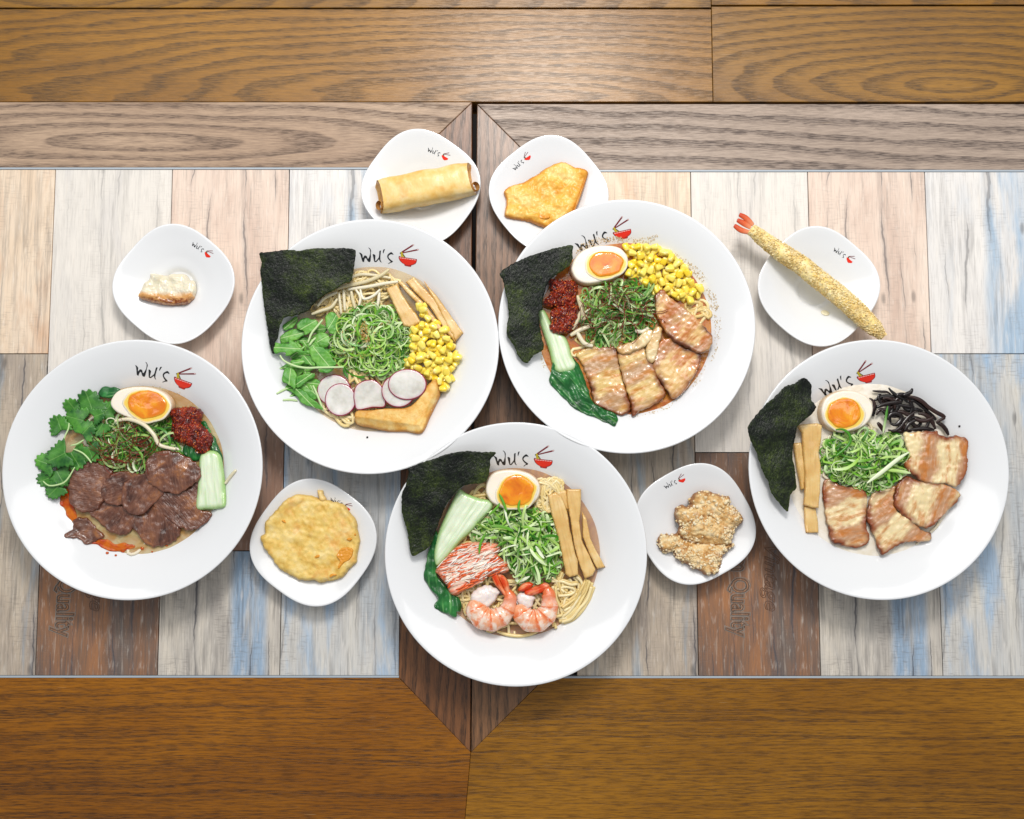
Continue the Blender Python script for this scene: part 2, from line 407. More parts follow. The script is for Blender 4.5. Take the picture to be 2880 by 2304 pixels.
m_ = dict(
    back_l=wood('wood_sheen_arched', '#c2a68c', '#b0937a', '#5a4a42', xc=0.355, yc=0.030, L=0.30, w=0.030, freq=2.6, warp=0.45, pore=0.75),  # brown rail, its varnish sheen put into the colour as pale grey
    back_r=wood('wood_sheen_straight', '#c0ac9c', '#b09c8c', '#514642', xc=-1.2, yc=-0.12, L=1.4, w=0.10, freq=7.0, warp=0.22, pore=0.85, seed=3),  # pale grey here is varnish sheen painted into brown wood
    side_l=wood('wood_brown_side', '#8a5a34', '#724624', '#352010', xc=-1.2, yc=-0.10, L=1.4, w=0.10, freq=11, warp=0.25, pore=0.85, seed=5, vert=True, coat=0.45),
    side_r=wood('wood_brown_side_pale', '#906644', '#7a5230', '#3a2818', xc=-1.2, yc=-0.10, L=1.4, w=0.10, freq=12, warp=0.25, pore=0.85, seed=7, vert=True, coat=0.55),
    front_l=wood('wood_orange_brown', '#a5670f', '#895108', '#3a210a', xc=0.5, yc=-0.45, L=3.5, w=0.19, freq=24, warp=0.11, pore=0.75, seed=9, rough=0.38, fine=True),
    front_r=wood('wood_golden_brown', '#a36e18', '#8b5a0d', '#40260b', xc=-0.3, yc=-0.45, L=3.5, w=0.19, freq=24, warp=0.13, pore=0.7, seed=12, rough=0.38, fine=True),
    bench_l=wood('bench_wood_arched', '#a8741c', '#8e5f12', '#4e381e', xc=0.80, yc=0.005, L=0.34, w=0.043, freq=4.2, warp=0.60, pore=0.75, seed=15, rough=0.36, coat=0.35),
    bench_r=wood('bench_wood', '#a1711d', '#885c12', '#48331c', xc=0.27, yc=0.02, L=0.16, w=0.032, freq=3.2, warp=0.5, pore=0.75, seed=19, rough=0.36, coat=0.35))

fl = bpy.data.meshes.new('floor'); fl.from_pydata([(-3, -3, -0.75), (3, -3, -0.75), (3, 3, -0.75), (-3, 3, -0.75)], [], [(0, 1, 2, 3)])
tag(link('floor', fl, M_FLOOR, smooth=False), kind='structure')

XL, XR = -0.78, 0.78
def table(name, label, right):
    t = tag(empty(name, (-0.4 if not right else 0.4, 0, -0.03)), label, 'table', 'restaurant tables pushed together')
    ytop, ybot = q(*((0, 353) if not right else (2156, 358)))[1], q(*((400, 1427) if not right else (1600, 1428)))[1]
    yout = q(400, 215)[1] if not right else q(1700, 219)[1]
    xg = q(994, 215)[0] if not right else q(1004.5, 219)[0]        # edge at the gap, far end
    xgb = q(990.2, 1584)[0] if not right else q(992.2, 1584)[0]      # and near end
    xi = q(846, 800)[0] if not right else q(1145, 800)[0]            # edge of the printed top
    ym = q(991, 1584)[1]; xm = q(991.2, 1584)[0] + (-0.00015 if not right else 0.00015)
    yb = q(1000, 1725)[1] - 0.10
    sx = 1 if not right else -1
    far = XL if not right else XR
    g = 0.0003
    P = lambda *a: [p for p in a]
    # frame: back rail, side rail, front rail, mitred
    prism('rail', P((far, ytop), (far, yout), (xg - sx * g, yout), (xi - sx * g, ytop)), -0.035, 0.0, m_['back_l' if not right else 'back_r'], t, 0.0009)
    prism('rail', P((xi, ytop), (xg, yout), (xgb, ym), (xi, ybot)), -0.035, 0.0, m_['side_l' if not right else 'side_r'], t, 0.0009)
    xs = q(962, 1725)[0] + 0.0
    prism('rail', P((far, ybot), (xi - sx * g, ybot), (xm, ym - g), (xs - (0.00015 if not right else -0.00015), yb), (far, yb)), -0.035, 0.0, m_['front_l' if not right else 'front_r'], t, 0.0005)
    # trim between frame and printed top
    tw = 0.0022
    for a, b in (((far, ytop - tw), (xi, ytop)), ((far, ybot), (xi, ybot + tw))):
        prism('edge_trim', [(a[0], a[1]), (b[0], a[1]), (b[0], b[1]), (a[0], b[1])], -0.02, 0.0007, M_TRIM, t, 0.0003)
    y0, y1 = ybot + tw + 0.0003, ytop - tw - 0.0003
    prism('backing_board', [(far, ybot + 0.002), (xi - sx * 0.001, ybot + 0.002), (xi - sx * 0.001, ytop - 0.002), (far, ytop - 0.002)], -0.022, -0.0085, M_BOARD, t, 0)
    off = q(1359, 745)[0] - q(0, 745)[0] if right else 0.0
    xb = [q(v, 745)[0] + off for v in (-148, 101, 351.5, 602, 849)]
    yA, yB, yC = q(0, 745)[1], q(1500, 953)[1], q(560, 1160)[1]
    cols = [(0, yA, 'a1', 'a2'), (1, yB, 'b1', 'b2'), (2, yC, 'c1', 'c2'), (3, yA, 'd1', 'd2')]
    if right: cols = cols
    gap = 0.00045
    def plank(i, ya, yb_, key):
        xa, xc = xb[i] + gap, xb[i + 1] - gap
        if not right: xa, xc = max(xa, far), min(xc, xi - 0.0004)
        else: xa, xc = max(xa, xi + 0.0004), min(xc, far)
        if xc - xa > 0.004:
            o = prism('plank', [(xa, ya), (xc, ya), (xc, yb_), (xa, yb_)], -0.0085, -0.0002, MW[key], t, 0.0003)
            # the print starts at the true edge of the board
            dx = xa - (xb[i] + gap)
            if dx > 1e-5:
                for v in o.data.vertices: v.co.x += dx
                o.location.x -= dx
            return o
    br = None
    for i, ys, top, bot in cols:
        plank(i, ys + gap, y1, top); p = plank(i, y0, ys - gap, bot)
        if bot == 'b2': br = p
    return t, br, xb
T1, BR1, XB1 = table('table', 'left-hand wooden table with pale printed planks, under the beef noodle bowl', False)
T2, BR2, XB2 = table('table', 'right-hand wooden table with pale printed planks, under the black fungus noodle bowl', True)

# raised lettering on the brown planks
M_ENGR = MB('engraved_line', 0.55, 0.5, '#5a4a3e'); M_ENGR = M_ENGR.m
M_ENGR2 = plain('engraved_line_brown', '#6a4a36', 0.4)
M_ENGR3 = plain('engraved_line_grey', '#8a7f76', 0.4)
def engraved(text, size, pos, plank_o, mat, shear=0.0, depth=0.00035, offs=0.0, sp=1.0, sx=1.0):
    cu = bpy.data.curves.new('lettering', 'FONT'); cu.body = text; cu.size = size; cu.fill_mode = 'NONE'; cu.bevel_depth = depth; cu.bevel_resolution = 1
    cu.resolution_u = 3; cu.shear = shear; cu.offset = offs; cu.space_character = sp
    tmp = bpy.data.objects.new('lettering', cu); COL.objects.link(tmp)
    dg = bpy.context.evaluated_depsgraph_get(); me = bpy.data.meshes.new_from_object(tmp.evaluated_get(dg))
    bpy.data.objects.remove(tmp); me.materials.clear(); me.materials.append(mat)
    w = plank_o.parent.location + plank_o.location
    me.transform(Matrix.Translation((pos[0], pos[1], -0.0001)) @ Matrix.Rotation(R(-91.2), 4, 'Z') @ Matrix.Diagonal((sx, 1, 0.5, 1)))
    me.transform(Matrix.Translation(-w))
    o = bpy.data.objects.new('lettering', me); COL.objects.link(o); o.parent = plank_o
    return o
for br, dx in ((BR1, 0), (BR2, 1414.5)):
    if br is None: continue
    a = q(126 + dx, 1172); engraved('m Quality', 0.0275, a, br, M_ENGR, depth=0.0005, sx=0.78)
    engraved('m Quality', 0.0275, (a[0] + 0.0004, a[1] + 0.0004), br, M_ENGR3, depth=0.0005, offs=0.0013, sx=0.78)
    a = q(196 + dx, 1140); engraved('Vintage', 0.0235, a, br, M_ENGR2, shear=0.35, depth=0.00045, sx=1.05)

# bench of golden boards beyond the tables
B = tag(empty('wooden_bench', (0, q(1000, 100)[1], -0.04)), 'golden brown varnished bench of wide boards along the far edge of the tables', 'bench')
yb0 = q(1000, 214)[1] + 0.0006; ys = q(1000, 16)[1]; xsm = q(1500, 100)[0]
prism('plank', [(XL, yb0), (xsm - 0.0003, yb0 + 0.0), (xsm - 0.0003, ys - 0.0009), (XL, ys - 0.0009 - 0.0)], -0.04, -0.002, m_['bench_l'], B, 0.0005)
prism('plank', [(xsm + 0.0003, yb0), (XR, yb0), (XR, ys + 0.0030), (xsm + 0.0003, ys + 0.0024)], -0.04, -0.0023, m_['bench_r'], B, 0.0005)
prism('plank', [(XL, ys + 0.0009), (xsm - 0.0003, ys + 0.0009), (xsm - 0.0003, ys + 0.14), (XL, ys + 0.14)], -0.04, -0.002, m_['bench_r'], B, 0.0005)
prism('plank', [(xsm + 0.0003, ys + 0.0042), (XR, ys + 0.0048), (XR, ys + 0.14), (xsm + 0.0003, ys + 0.14)], -0.04, -0.002, m_['bench_l'], B, 0.0005)
# ------------------------------------------------------------------ crockery
M_PORC = MB('porcelain', 0.15, 0.5, (0.775, 0.785, 0.80)); M_PORC.set('Coat Weight', 0.5); M_PORC.set('Coat Roughness', 0.06); M_PORC = M_PORC.m
M_INK = plain('black_ink', '#1b1f24', 0.3); M_RED = plain('red_ink', '#ee2f16', 0.25); M_MAROON = plain('maroon_ink', '#7c2028', 0.3)
M_WHITEINK = plain('white_ink', '#fbd9d3', 0.3); M_YELLOWINK = plain('yellow_ink', '#c9b52c', 0.3); M_OLIVE = plain('olive_ink', '#54501c', 0.3)
PROF = [(0.0, 0.0115), (0.030, 0.012), (0.050, 0.0155), (0.066, 0.0222), (0.080, 0.0292), (0.094, 0.0375), (0.104, 0.0440), (0.114, 0.0495), (0.124, 0.0542), (0.130, 0.0566), (0.1338, 0.0578)]
PX = crom(PROF, 0.004, closed=False)
PR, PZ = PX[:, 0], PX[:, 1]
def lathe(name, prof, mat, parent, seg=128):
    V, F = [], []
    n = len(prof)
    for r, z in prof:
        for k in range(seg):
            a = 2 * math.pi * k / seg; V.append((r * math.cos(a), r * math.sin(a), z))
    for i in range(n - 1):
        for k in range(seg):
            k2 = (k + 1) % seg; F.append((i * seg + k, i * seg + k2, (i + 1) * seg + k2, (i + 1) * seg + k))
    me = bpy.data.meshes.new(name); me.from_pydata(V, [], F)
    bm = bmesh.new(); bm.from_mesh(me); bmesh.ops.remove_doubles(bm, verts=bm.verts, dist=1e-6); bmesh.ops.recalc_face_normals(bm, faces=bm.faces); bm.to_mesh(me); bm.free()
    return me
LIP = [(0.1352, 0.0582), (0.1362, 0.0580), (0.1367, 0.0572), (0.1362, 0.0563), (0.133, 0.0543), (0.122, 0.0480), (0.108, 0.0405), (0.092, 0.0315), (0.074, 0.0205), (0.058, 0.0120), (0.050, 0.0075), (0.048, 0.0), (0.0445, 0.0), (0.043, 0.005), (0.0, 0.006)]
BOWLMESH = None
LOGO_W = [(105,440),(125,438),(185,470),(210,500),(225,600),(265,535),(290,528),(325,535),(350,570),(375,625),(395,615),(425,540),(445,460),(440,380),(425,330),(385,292),(400,287),(440,315),(465,355),(474,390),(465,470),(468,560),(462,640),(455,700),(435,728),(400,722),(365,695),(330,625),(305,600),(280,625),(268,680),(262,725),(240,725),(210,710),(190,650),(165,560),(140,490)]
LOGO_U = [(520,490),(545,485),(600,520),(600,600),(598,690),(610,695),(640,670),(700,590),(715,500),(722,395),(745,378),(770,380),(765,450),(755,560),(755,650),(770,700),(795,738),(770,735),(730,690),(712,640),(690,665),(640,720),(610,730),(575,720),(555,660),(540,590)]
LOGO_A = [(832,400),(850,345),(895,338),(880,370),(845,462),(830,455)]
LOGO_S = [(1145,508),(1105,490),(1070,490),(1020,520),(1000,560),(1010,600),(1060,650),(1135,710),(1110,738),(1050,752),(1005,785),(985,772),(1010,755),(1050,730),(1065,712),(1010,660),(965,590),(960,540),(985,490),(1040,445),(1080,425),(1120,450),(1152,495)]
EM_OUT = [(1305,560),(1330,540),(1380,570),(1500,585),(1700,615),(1860,640),(1862,670),(1840,750),(1780,800),(1690,832),(1685,860),(1660,872),(1540,850),(1490,835),(1480,800),(1400,745),(1340,680),(1308,600)]
EM_RED = [(1325,580),(1345,572),(1500,598),(1700,632),(1842,658),(1825,740),(1770,785),(1690,815),(1600,822),(1500,800),(1410,740),(1350,665)]
EM_FOOT = [(1500,820),(1590,838),(1670,845),(1655,862),(1545,842)]
EM_C1 = [(1390,425),(1400,405),(1735,190),(1765,185),(1778,205),(1755,232),(1425,440)]
EM_C2 = [(1420,440),(1430,430),(1860,335),(1900,325),(1925,345),(1900,372),(1430,462)]
EM_N = [(1370,425),(1410,415),(1430,460),(1510,580),(1480,585),(1440,560),(1420,580),(1385,570),(1370,500)]
EM_K = [(1338,455),(1370,425),(1380,470),(1352,472)]
def ell(cx, cy, rx, ry, rot=0, n=14, a0=0, a1=360):
    c, s = math.cos(R(rot)), math.sin(R(rot)); out = []
    for k in range(n):
        a = R(a0 + (a1 - a0) * k / n); x, y = rx * math.cos(a), ry * math.sin(a); out.append((cx + x * c - y * s, cy + x * s + y * c))
    return out
def logo(root, surf, L1, L2, simple=False):
    A1 = complex(105, 440); A2 = complex(1860, 640); B1 = complex(*L1); B2 = complex(*L2); k = (B2 - B1) / (A2 - A1)
    def patch(name, polys, mat, lift, par, smoothc=True, step=0.0011):
        V, F = [], []
        for pl in polys:
            z = [B1 + (complex(*p) - A1) * k for p in pl]
            w = np.array([tuple(at_surf(c.real, c.imag, surf)[:2]) for c in z])
            w = crom(w, step * 0.8) if smoothc else resample(w, step)
            P, T = fill(w, step); i0 = len(V)
            V += [(p[0], p[1], surf(p[0], p[1]) + lift) for p in P]
            for t in T:
                a, b, c = (P[i] for i in t); up = (b[0] - a[0]) * (c[1] - a[1]) - (b[1] - a[1]) * (c[0] - a[0]) > 0
                F.append(tuple(i0 + i for i in (t if up else t[::-1])))
        return mesh_of(name, V, F, None, mat, par)
    patch('lettering', [LOGO_W, LOGO_U, LOGO_A, LOGO_S], M_INK, 0.00022, root)
    em = patch('bowl_emblem', [EM_OUT], M_MAROON if not simple else M_RED, 0.00022, root)
    patch('chopstick', [EM_C1], M_MAROON, 0.00022, em, False); patch('chopstick', [EM_C2], M_MAROON, 0.00022, em, False)
    if not simple:
        patch('red_bowl', [EM_RED, EM_FOOT], M_RED, 0.00032, em)
        dashes = []
        for i in range(7):
            x = 1338 + i * 72; y = 598 + (x - 1335) * 0.136
            dashes.append([(x, y - 9), (x + 55, y - 2), (x + 55, y + 15), (x, y + 8)])
        patch('rim_dashes', dashes, M_WHITEINK, 0.00042, em, False)
        patch('chopstick_tip', [ell(1750, 210, 26, 13, -32), ell(1890, 350, 30, 12, -10)], M_WHITEINK, 0.00042, em)
        patch('noodle_mark', [EM_N], M_YELLOWINK, 0.00032, em); patch('noodle_knot', [EM_K, [(1440, 470), (1515, 582), (1490, 586), (1428, 500)]], M_OLIVE, 0.00036, em, False)
    else:
        patch('noodle_mark', [EM_N], M_OLIVE, 0.00032, em)
class Bowl: pass
def bowl(key, cx, cy, label, L1, L2):
    global BOWLMESH
    p = at(cx, cy, 0.058)
    root = tag(empty('noodle_bowl', (p.x, p.y, 0.0)), label, 'bowl', 'white noodle bowls')
    if BOWLMESH is None: BOWLMESH = lathe('bowl_body', [tuple(x) for x in PX] + [tuple(x) for x in crom(LIP, 0.003, closed=False)], M_PORC, None)
    o = link('bowl_body', BOWLMESH, M_PORC if not BOWLMESH.materials else None); o.parent = root
    b = Bowl(); b.root = root; b.x, b.y = p.x, p.y
    def surf(x, y):
        r = math.hypot(x - b.x, y - b.y)
        return float(np.interp(r, PR, PZ)) if r < 0.1338 else 0.0577 - (r - 0.1338) * 3
    b.f = surf
    logo(root, surf, L1, L2)
    return b
BW = dict(
    A=bowl('A', 372.0, 1318.0, 'white bowl of sliced dark beef noodles with cilantro and half an egg', (380.2, 1027.4), (540.4, 1078.2)),
    B=bowl('B', 1041.0, 971.0, 'white bowl with arugula, corn, radish slices and fried tofu', (1009.7, 710.8), (1172.5, 729.4)),
    C=bowl('C', 1763.0, 914.5, 'white bowl in brown broth with corn, egg, chili paste and browned pork slices', (1615.7, 685.4), (1773.6, 644.0)),
    D=bowl('D', 1451.0, 1555.5, 'white bowl with two pink shrimp, crab stick, bamboo and egg', (1387.9, 1282.9), (1553.9, 1295.4)),
    E=bowl('E', 2472.0, 1317.5, 'white bowl in creamy broth with black fungus, pork and egg', (2301.7, 1093.0), (2459.6, 1048.7)))

PLW = [(0.0, 0.0058), (0.24, 0.0060), (0.285, 0.0066), (0.32, 0.0092), (0.36, 0.0107), (0.5, 0.0137), (0.65, 0.0172), (0.8, 0.0205), (0.92, 0.0232), (0.965, 0.0240)]
PLO = [(0.985, 0.0243), (0.997, 0.0239), (1.0, 0.0232), (0.99, 0.0222), (0.93, 0.0195), (0.75, 0.0135), (0.58, 0.0080), (0.47, 0.0045), (0.44, 0.0), (0.40, 0.0), (0.39, 0.0025), (0.0, 0.003)]
def sq_r(a, hs, n=2.62):
    c, s = abs(math.cos(a)), abs(math.sin(a)); return hs / ((c ** n + s ** n) ** (1 / n))
def saucer(key, cx, cy, half, rot, label, L1, L2):
    p = at(cx, cy, 0.024); hs = half
    root = tag(empty('saucer', (p.x, p.y, 0.0)), label, 'saucer', 'small square white saucers')
    prof = [tuple(x) for x in crom(PLW, 0.03, closed=False)] + [tuple(x) for x in crom(PLO, 0.02, closed=False)]
    inner = crom(PLW, 0.03, closed=False)
    seg = 120; V, F = [], []; rm = hs * 1.03
    def rr(s, a):
        k = min(1.0, max(0.0, (s - 0.30) / 0.5)); k = k * k * (3 - 2 * k)
        return s * (rm * (1 - k) + sq_r(a - rot, hs) * k)
    for s, z in prof:
        for k in range(seg):
            a = 2 * math.pi * k / seg; r = rr(s, a)
            lift = 0.0022 * max(0.0, s - 0.5) * 2 * ((sq_r(a - rot, hs) / hs - 1) / 0.085)
            V.append((r * math.cos(a), r * math.sin(a), z + (lift if z > 0.004 else 0)))
    n = len(prof)
    for i in range(n - 1):
        for k in range(seg):
            k2 = (k + 1) % seg; F.append((i * seg + k, i * seg + k2, (i + 1) * seg + k2, (i + 1) * seg + k))
    me = bpy.data.meshes.new('saucer_body'); me.from_pydata(V, [], F)
    bm = bmesh.new(); bm.from_mesh(me); bmesh.ops.remove_doubles(bm, verts=bm.verts, dist=1e-6); bmesh.ops.recalc_face_normals(bm, faces=bm.faces); bm.to_mesh(me); bm.free()
    o = link('saucer_body', me, M_PORC); o.parent = root
    b = Bowl(); b.root = root; b.x, b.y = p.x, p.y
    ss = np.linspace(0, 1, 41); zz = np.interp(ss, inner[:, 0], inner[:, 1])
    def surf(x, y):
        d = math.hypot(x - b.x, y - b.y); a = math.atan2(y - b.y, x - b.x)
        lo, hi = 0.0, 1.15
        for _ in range(18):
            m = (lo + hi) / 2
            if rr(m, a) < d: lo = m
            else: hi = m
        s = lo; lift = 0.0022 * max(0.0, s - 0.5) * 2 * ((sq_r(a - rot, hs) / hs - 1) / 0.085)
        if s > 1.0: return 0.0
        return float(np.interp(s, inner[:, 0], inner[:, 1])) + lift
    b.f = surf
    logo(root, surf, L1, L2, simple=True)
    return b
k_ = 1.138 / FPX
SA = dict(
    F=saucer('F', 489.5, 799, 161 * k_, R(45 + 5), 'small white saucer holding a single pan fried dumpling', (542.3, 680.8), (592.7, 721.5)),
    G=saucer('G', 1184, 527, 159 * k_, R(45 + 9), 'small white saucer under the fried spring roll', (1203.9, 415.9), (1260.7, 446.4)),
    H=saucer('H', 1543, 545, 159 * k_, R(45 - 6), 'small white saucer under the flat golden fried wonton', (1440.8, 474.3), (1490.7, 436.9)),
    I=saucer('I', 2302, 805.5, 161 * k_, R(45 + 3), 'small white saucer crossed by a long tempura shrimp', (2346.7, 696.5), (2397.8, 736.9)),
    J=saucer('J', 882, 1525, 164 * k_, R(45 + 9), 'small white saucer under the round battered fritter', (930.1, 1399.4), (985.2, 1432.4)),
    K=saucer('K', 1955, 1473, 158 * k_, R(45 - 16), 'small white saucer holding craggy fried chicken', (1866, 1367.2), (1926.5, 1345.3)))
# ------------------------------------------------------------------ food materials
def sss(m, w=0.15, rad=(0.004, 0.0025, 0.0015)):
    m.set('Subsurface Weight', w); m.set('Subsurface Radius', rad); m.set('Subsurface Scale', 1.0); return m
def mk_nori():
    m = MB('nori', 0.45, 0.28); v = m.luv()
    a = m.noise(v, 95, 5, 0.7); b = m.noise(v, 560, 3, 0.7); g = m.noise(v, 28, 3, 0.55)
    e = m.step(m.math('ADD', m.attr('edge'), m.math('MULTIPLY', m.math('SUBTRACT', a, 0.5), 0.016)), -0.002, 0.004)
    base = m.ramp(m.math('ADD', m.math('MULTIPLY', a, 0.5), m.math('MULTIPLY', b, 0.5)), [(0.36, '#040604'), (0.50, '#0b120a'), (0.60, '#1c2810'), (0.72, '#4d5c1e')])
    ol = m.ramp(m.math('ADD', m.math('MULTIPLY', a, 0.5), m.math('MULTIPLY', b, 0.5)), [(0.34, '#0e150a'), (0.50, '#2a3812'), (0.62, '#556420'), (0.74, '#84902e')])
    c = m.mix(m.math('MULTIPLY', m.step(g, 0.42, 0.64), 0.62), base, ol); c = m.mix(m.math('SUBTRACT', 1.0, e), c, m.mix(m.step(g, 0.42, 0.55), c, ol)); m.col(c)
    cr = m.noise(m.map(v, (1, 1.9, 1)), 310, 3, 0.6, 0.4); m.bump(m.math('ADD', cr, m.math('MULTIPLY', a, 0.8)), 0.75, 0.0014); m.set('Roughness', m.math('ADD', 0.14, m.math('MULTIPLY', a, 0.35))); return m.m
def mk_eggwhite():
    m = MB('egg_white', 0.28, 0.5); v = m.luv(); e = m.attr('edge'); n = m.noise(v, 60, 3)
    c = m.mix(m.step(m.math('ADD', e, m.math('MULTIPLY', n, 0.001)), 0.0004, 0.0030), '#d9b588', '#f6ecdb'); m.col(c); sss(m, 0.2); return m.m
def mk_halo():
    m = MB('egg_yolk_rim', 0.28, 0.5); e = m.attr('edge'); m.col(m.mix(m.step(e, 0.0004, 0.0030), '#f5ead6', '#f5cf55')); sss(m, 0.2); return m.m
def mk_yolk():
    m = MB('jammy_yolk', 0.12, 0.6); v = m.luv(); e = m.attr('edge'); n = m.noise(v, 55, 3, 0.5, 1.2)
    c = m.ramp(n, [(0.30, '#d96c02'), (0.5, '#ee8a06'), (0.70, '#f7a718')]); c = m.mix(m.step(e, 0.0001, 0.0016), '#f0a80e', c); m.col(c)
    m.bump(n, 0.35, 0.0020); sss(m, 0.25, (0.004, 0.002, 0.0006)); m.set('Coat Weight', 0.25); m.set('Coat Roughness', 0.05); return m.m
def mk_beef():
    m = MB('braised_beef', 0.26, 0.5); v = m.luv(); n = m.noise(v, 55, 4, 0.6, 0.6); f = m.noise(m.map(v, (90, 480, 1)), 1.0, 3, 0.6)
    c = m.ramp(n, [(0.30, '#38180d'), (0.45, '#5f3524'), (0.57, '#7d4e38'), (0.70, '#ab6c34')])
    c = m.mix(m.math('MULTIPLY', m.step(f, 0.42, 0.66), 0.38), c, '#8c6553'); g = m.voro(m.map(v, (40, 70, 1), loc=(2, 1, 0)), 1.0, 'DISTANCE_TO_EDGE')
    c = m.mix(m.math('MULTIPLY', m.math('SUBTRACT', 1.0, m.step(g, 0.0, 0.05)), 0.45), c, '#6a3c22')
    c = m.mix(m.step(m.attr('edge'), 0.0, 0.0028), m.mix(0.5, c, '#7a3d22'), c); m.col(c)
    m.bump(m.math('ADD', n, m.math('MULTIPLY', f, 0.7)), 0.9, 0.0020); m.set('Coat Weight', 0.5); m.set('Coat Roughness', 0.08); return m.m
def mk_pork(name, fat, lean, glaze, char, fr=60, ch=1.0, bias=0.0):
    m = MB(name, 0.3, 0.35); v = m.luv(11.0); x, y, _ = m.sep(v); e = m.attr('edge')
    w = m.noise(m.map(v, (55, 38, 20)), 1.0, 4, 0.6, 0.5)
    s = m.math('ADD', m.math('ADD', m.math('MULTIPLY', x, fr), m.math('MULTIPLY', w, 4.5)), m.math('MULTIPLY', m.rnd(), 5.0)); s = m.math('ADD', m.math('MULTIPLY', m.math('SINE', s), 0.5), 0.5 + bias)
    fib = m.noise(m.map(v, (560, 90, 60)), 1.0, 3, 0.65); n = m.noise(m.map(v, (115, 34, 60)), 1.0, 4, 0.6)
    c = m.mix(m.step(s, 0.25, 0.85), fat, lean); c = m.mix(m.math('MULTIPLY', m.step(fib, 0.45, 0.68), 0.45), c, m.mix(0.5, c, '#f3e6d2'))
    c = m.mix(m.math('MULTIPLY', m.step(n, 0.45, 0.66), 0.85), c, glaze)
    side = m.step(m.noise(m.map(v, loc=(4, 2, 1)), 34, 2), 0.40, 0.58)
    ee = m.math('ADD', e, m.math('MULTIPLY', m.math('SUBTRACT', n, 0.5), 0.011))
    c = m.mix(m.math('MULTIPLY', m.math('MULTIPLY', m.math('SUBTRACT', 1.0, m.step(ee, 0.0008, 0.0080)), side), ch), c, char)
    c = m.mix(m.math('MULTIPLY', m.math('MULTIPLY', m.math('SUBTRACT', 1.0, m.step(ee, -0.0008, 0.0018)), side), ch * 0.8), c, '#3c1a08')
    m.col(c); m.bump(m.math('ADD', m.math('MULTIPLY', fib, 0.7), n), 0.55, 0.0010); m.set('Coat Weight', 0.7); m.set('Coat Roughness', 0.12); sss(m, 0.08); return m.m
def mk_menma():
    m = MB('bamboo_shoot', 0.3, 0.5); v = m.luv(); f = m.noise(m.map(v, (35, 420, 10)), 1.0, 3, 0.6); n = m.noise(v, 45, 3)
    c = m.ramp(n, [(0.3, '#d6a85c'), (0.55, '#e6c17c'), (0.75, '#f2d9a4')]); c = m.mix(m.math('MULTIPLY', m.step(f, 0.45, 0.7), 0.4), c, '#c1924f')
    c = m.mix(m.step(m.attr('edge'), 0.0, 0.0008), '#cf9c4e', c); m.col(c); m.bump(f, 0.35, 0.0007); sss(m, 0.3); m.set('Coat Weight', 0.3); m.set('Coat Roughness', 0.15); return m.m
def mk_leaf(name, lo, hi, vein, rough=0.38, k=1.0):
    m = MB(name, rough, 0.5); v = m.luv(); x, y, _ = m.sep(m.attr('luv', 'Vector')); n = m.noise(v, 70, 4, 0.6)
    c = m.mix(m.step(n, 0.3, 0.7), lo, hi); c = m.mix(m.math('MULTIPLY', m.rnd(), 0.6), c, lo)
    ay = m.math('ABSOLUTE', y); mid = m.math('SUBTRACT', 1.0, m.step(ay, 0.0002, 0.0008))
    s = m.math('FRACT', m.math('ADD', m.math('MULTIPLY', m.math('SUBTRACT', x, m.math('MULTIPLY', ay, 0.9)), 210.0), m.math('MULTIPLY', n, 0.8)))
    sv = m.math('MULTIPLY', m.math('SUBTRACT', 1.0, m.step(m.math('ABSOLUTE', m.math('SUBTRACT', s, 0.5)), 0.02, 0.12)), 0.16)
    ve = m.math('MULTIPLY', m.math('MAXIMUM', mid, sv), k); c = m.mix(ve, c, vein); m.col(c)
    m.bump(m.math('SUBTRACT', m.math('MULTIPLY', n, 0.6), ve), 0.7, 0.0008); m.set('Transmission Weight', 0.0); sss(m, 0.1, (0.001, 0.003, 0.0008)); return m.m
def mk_bokleaf():
    m = MB('bok_choy_leaf', 0.3, 0.35); v = m.luv(); x, y, _ = m.sep(m.attr('luv', 'Vector')); n = m.noise(v, 60, 4); f = m.noise(m.map(v, (28, 300, 30)), 1.0, 3, 0.6)
    c = m.ramp(n, [(0.3, '#0a3d18'), (0.55, '#166528'), (0.75, '#3a9044')]); c = m.mix(m.math('MULTIPLY', m.step(f, 0.52, 0.74), 0.55), c, '#7fbf6c'); m.col(c)
    m.bump(m.math('ADD', n, f), 0.9, 0.0016); m.set('Coat Weight', 0.4); m.set('Coat Roughness', 0.12); return m.m
def mk_bokstem():
    m = MB('bok_choy_stem', 0.28, 0.5); v = m.luv(); f = m.noise(m.map(v, (22, 330, 30)), 1.0, 3, 0.6); n = m.noise(v, 40, 3)
    e = m.math('ADD', m.attr('edge'), m.math('MULTIPLY', n, 0.004)); c = m.mix(m.step(e, 0.001, 0.009), '#9bc86a', '#e3eed2')
    c = m.mix(m.math('MULTIPLY', m.step(f, 0.48, 0.7), 0.5), c, '#a6cf86'); m.col(c); m.bump(f, 0.5, 0.001); sss(m, 0.2); m.set('Coat Weight', 0.4); m.set('Coat Roughness', 0.1); return m.m
def mk_strand(name, cols, rough=0.3, across=None, along=None, s=0.1):
    m = MB(name, rough, 0.5); v = m.attr('luv', 'Vector'); x, y, r = m.sep(v); st = [(i / (len(cols) - 1), c) for i, c in enumerate(cols)]
    c = m.ramp(r, st)
    if along: c = m.mix(m.math('MULTIPLY', m.step(x, 0.25, 1.0), m.step(m.math('FRACT', m.math('MULTIPLY', r, 7.3)), 0.35, 0.5)), c, along)
    if across: c = m.mix(m.math('MULTIPLY', m.math('ABSOLUTE', m.math('SUBTRACT', y, 0.5)), 1.2), c, across)
    m.col(c); m.set('Specular IOR Level', 0.35); m.set('Coat Weight', 0.12); m.set('Coat Roughness', 0.12)
    if s: sss(m, s, (0.002, 0.002, 0.001))
    return m.m
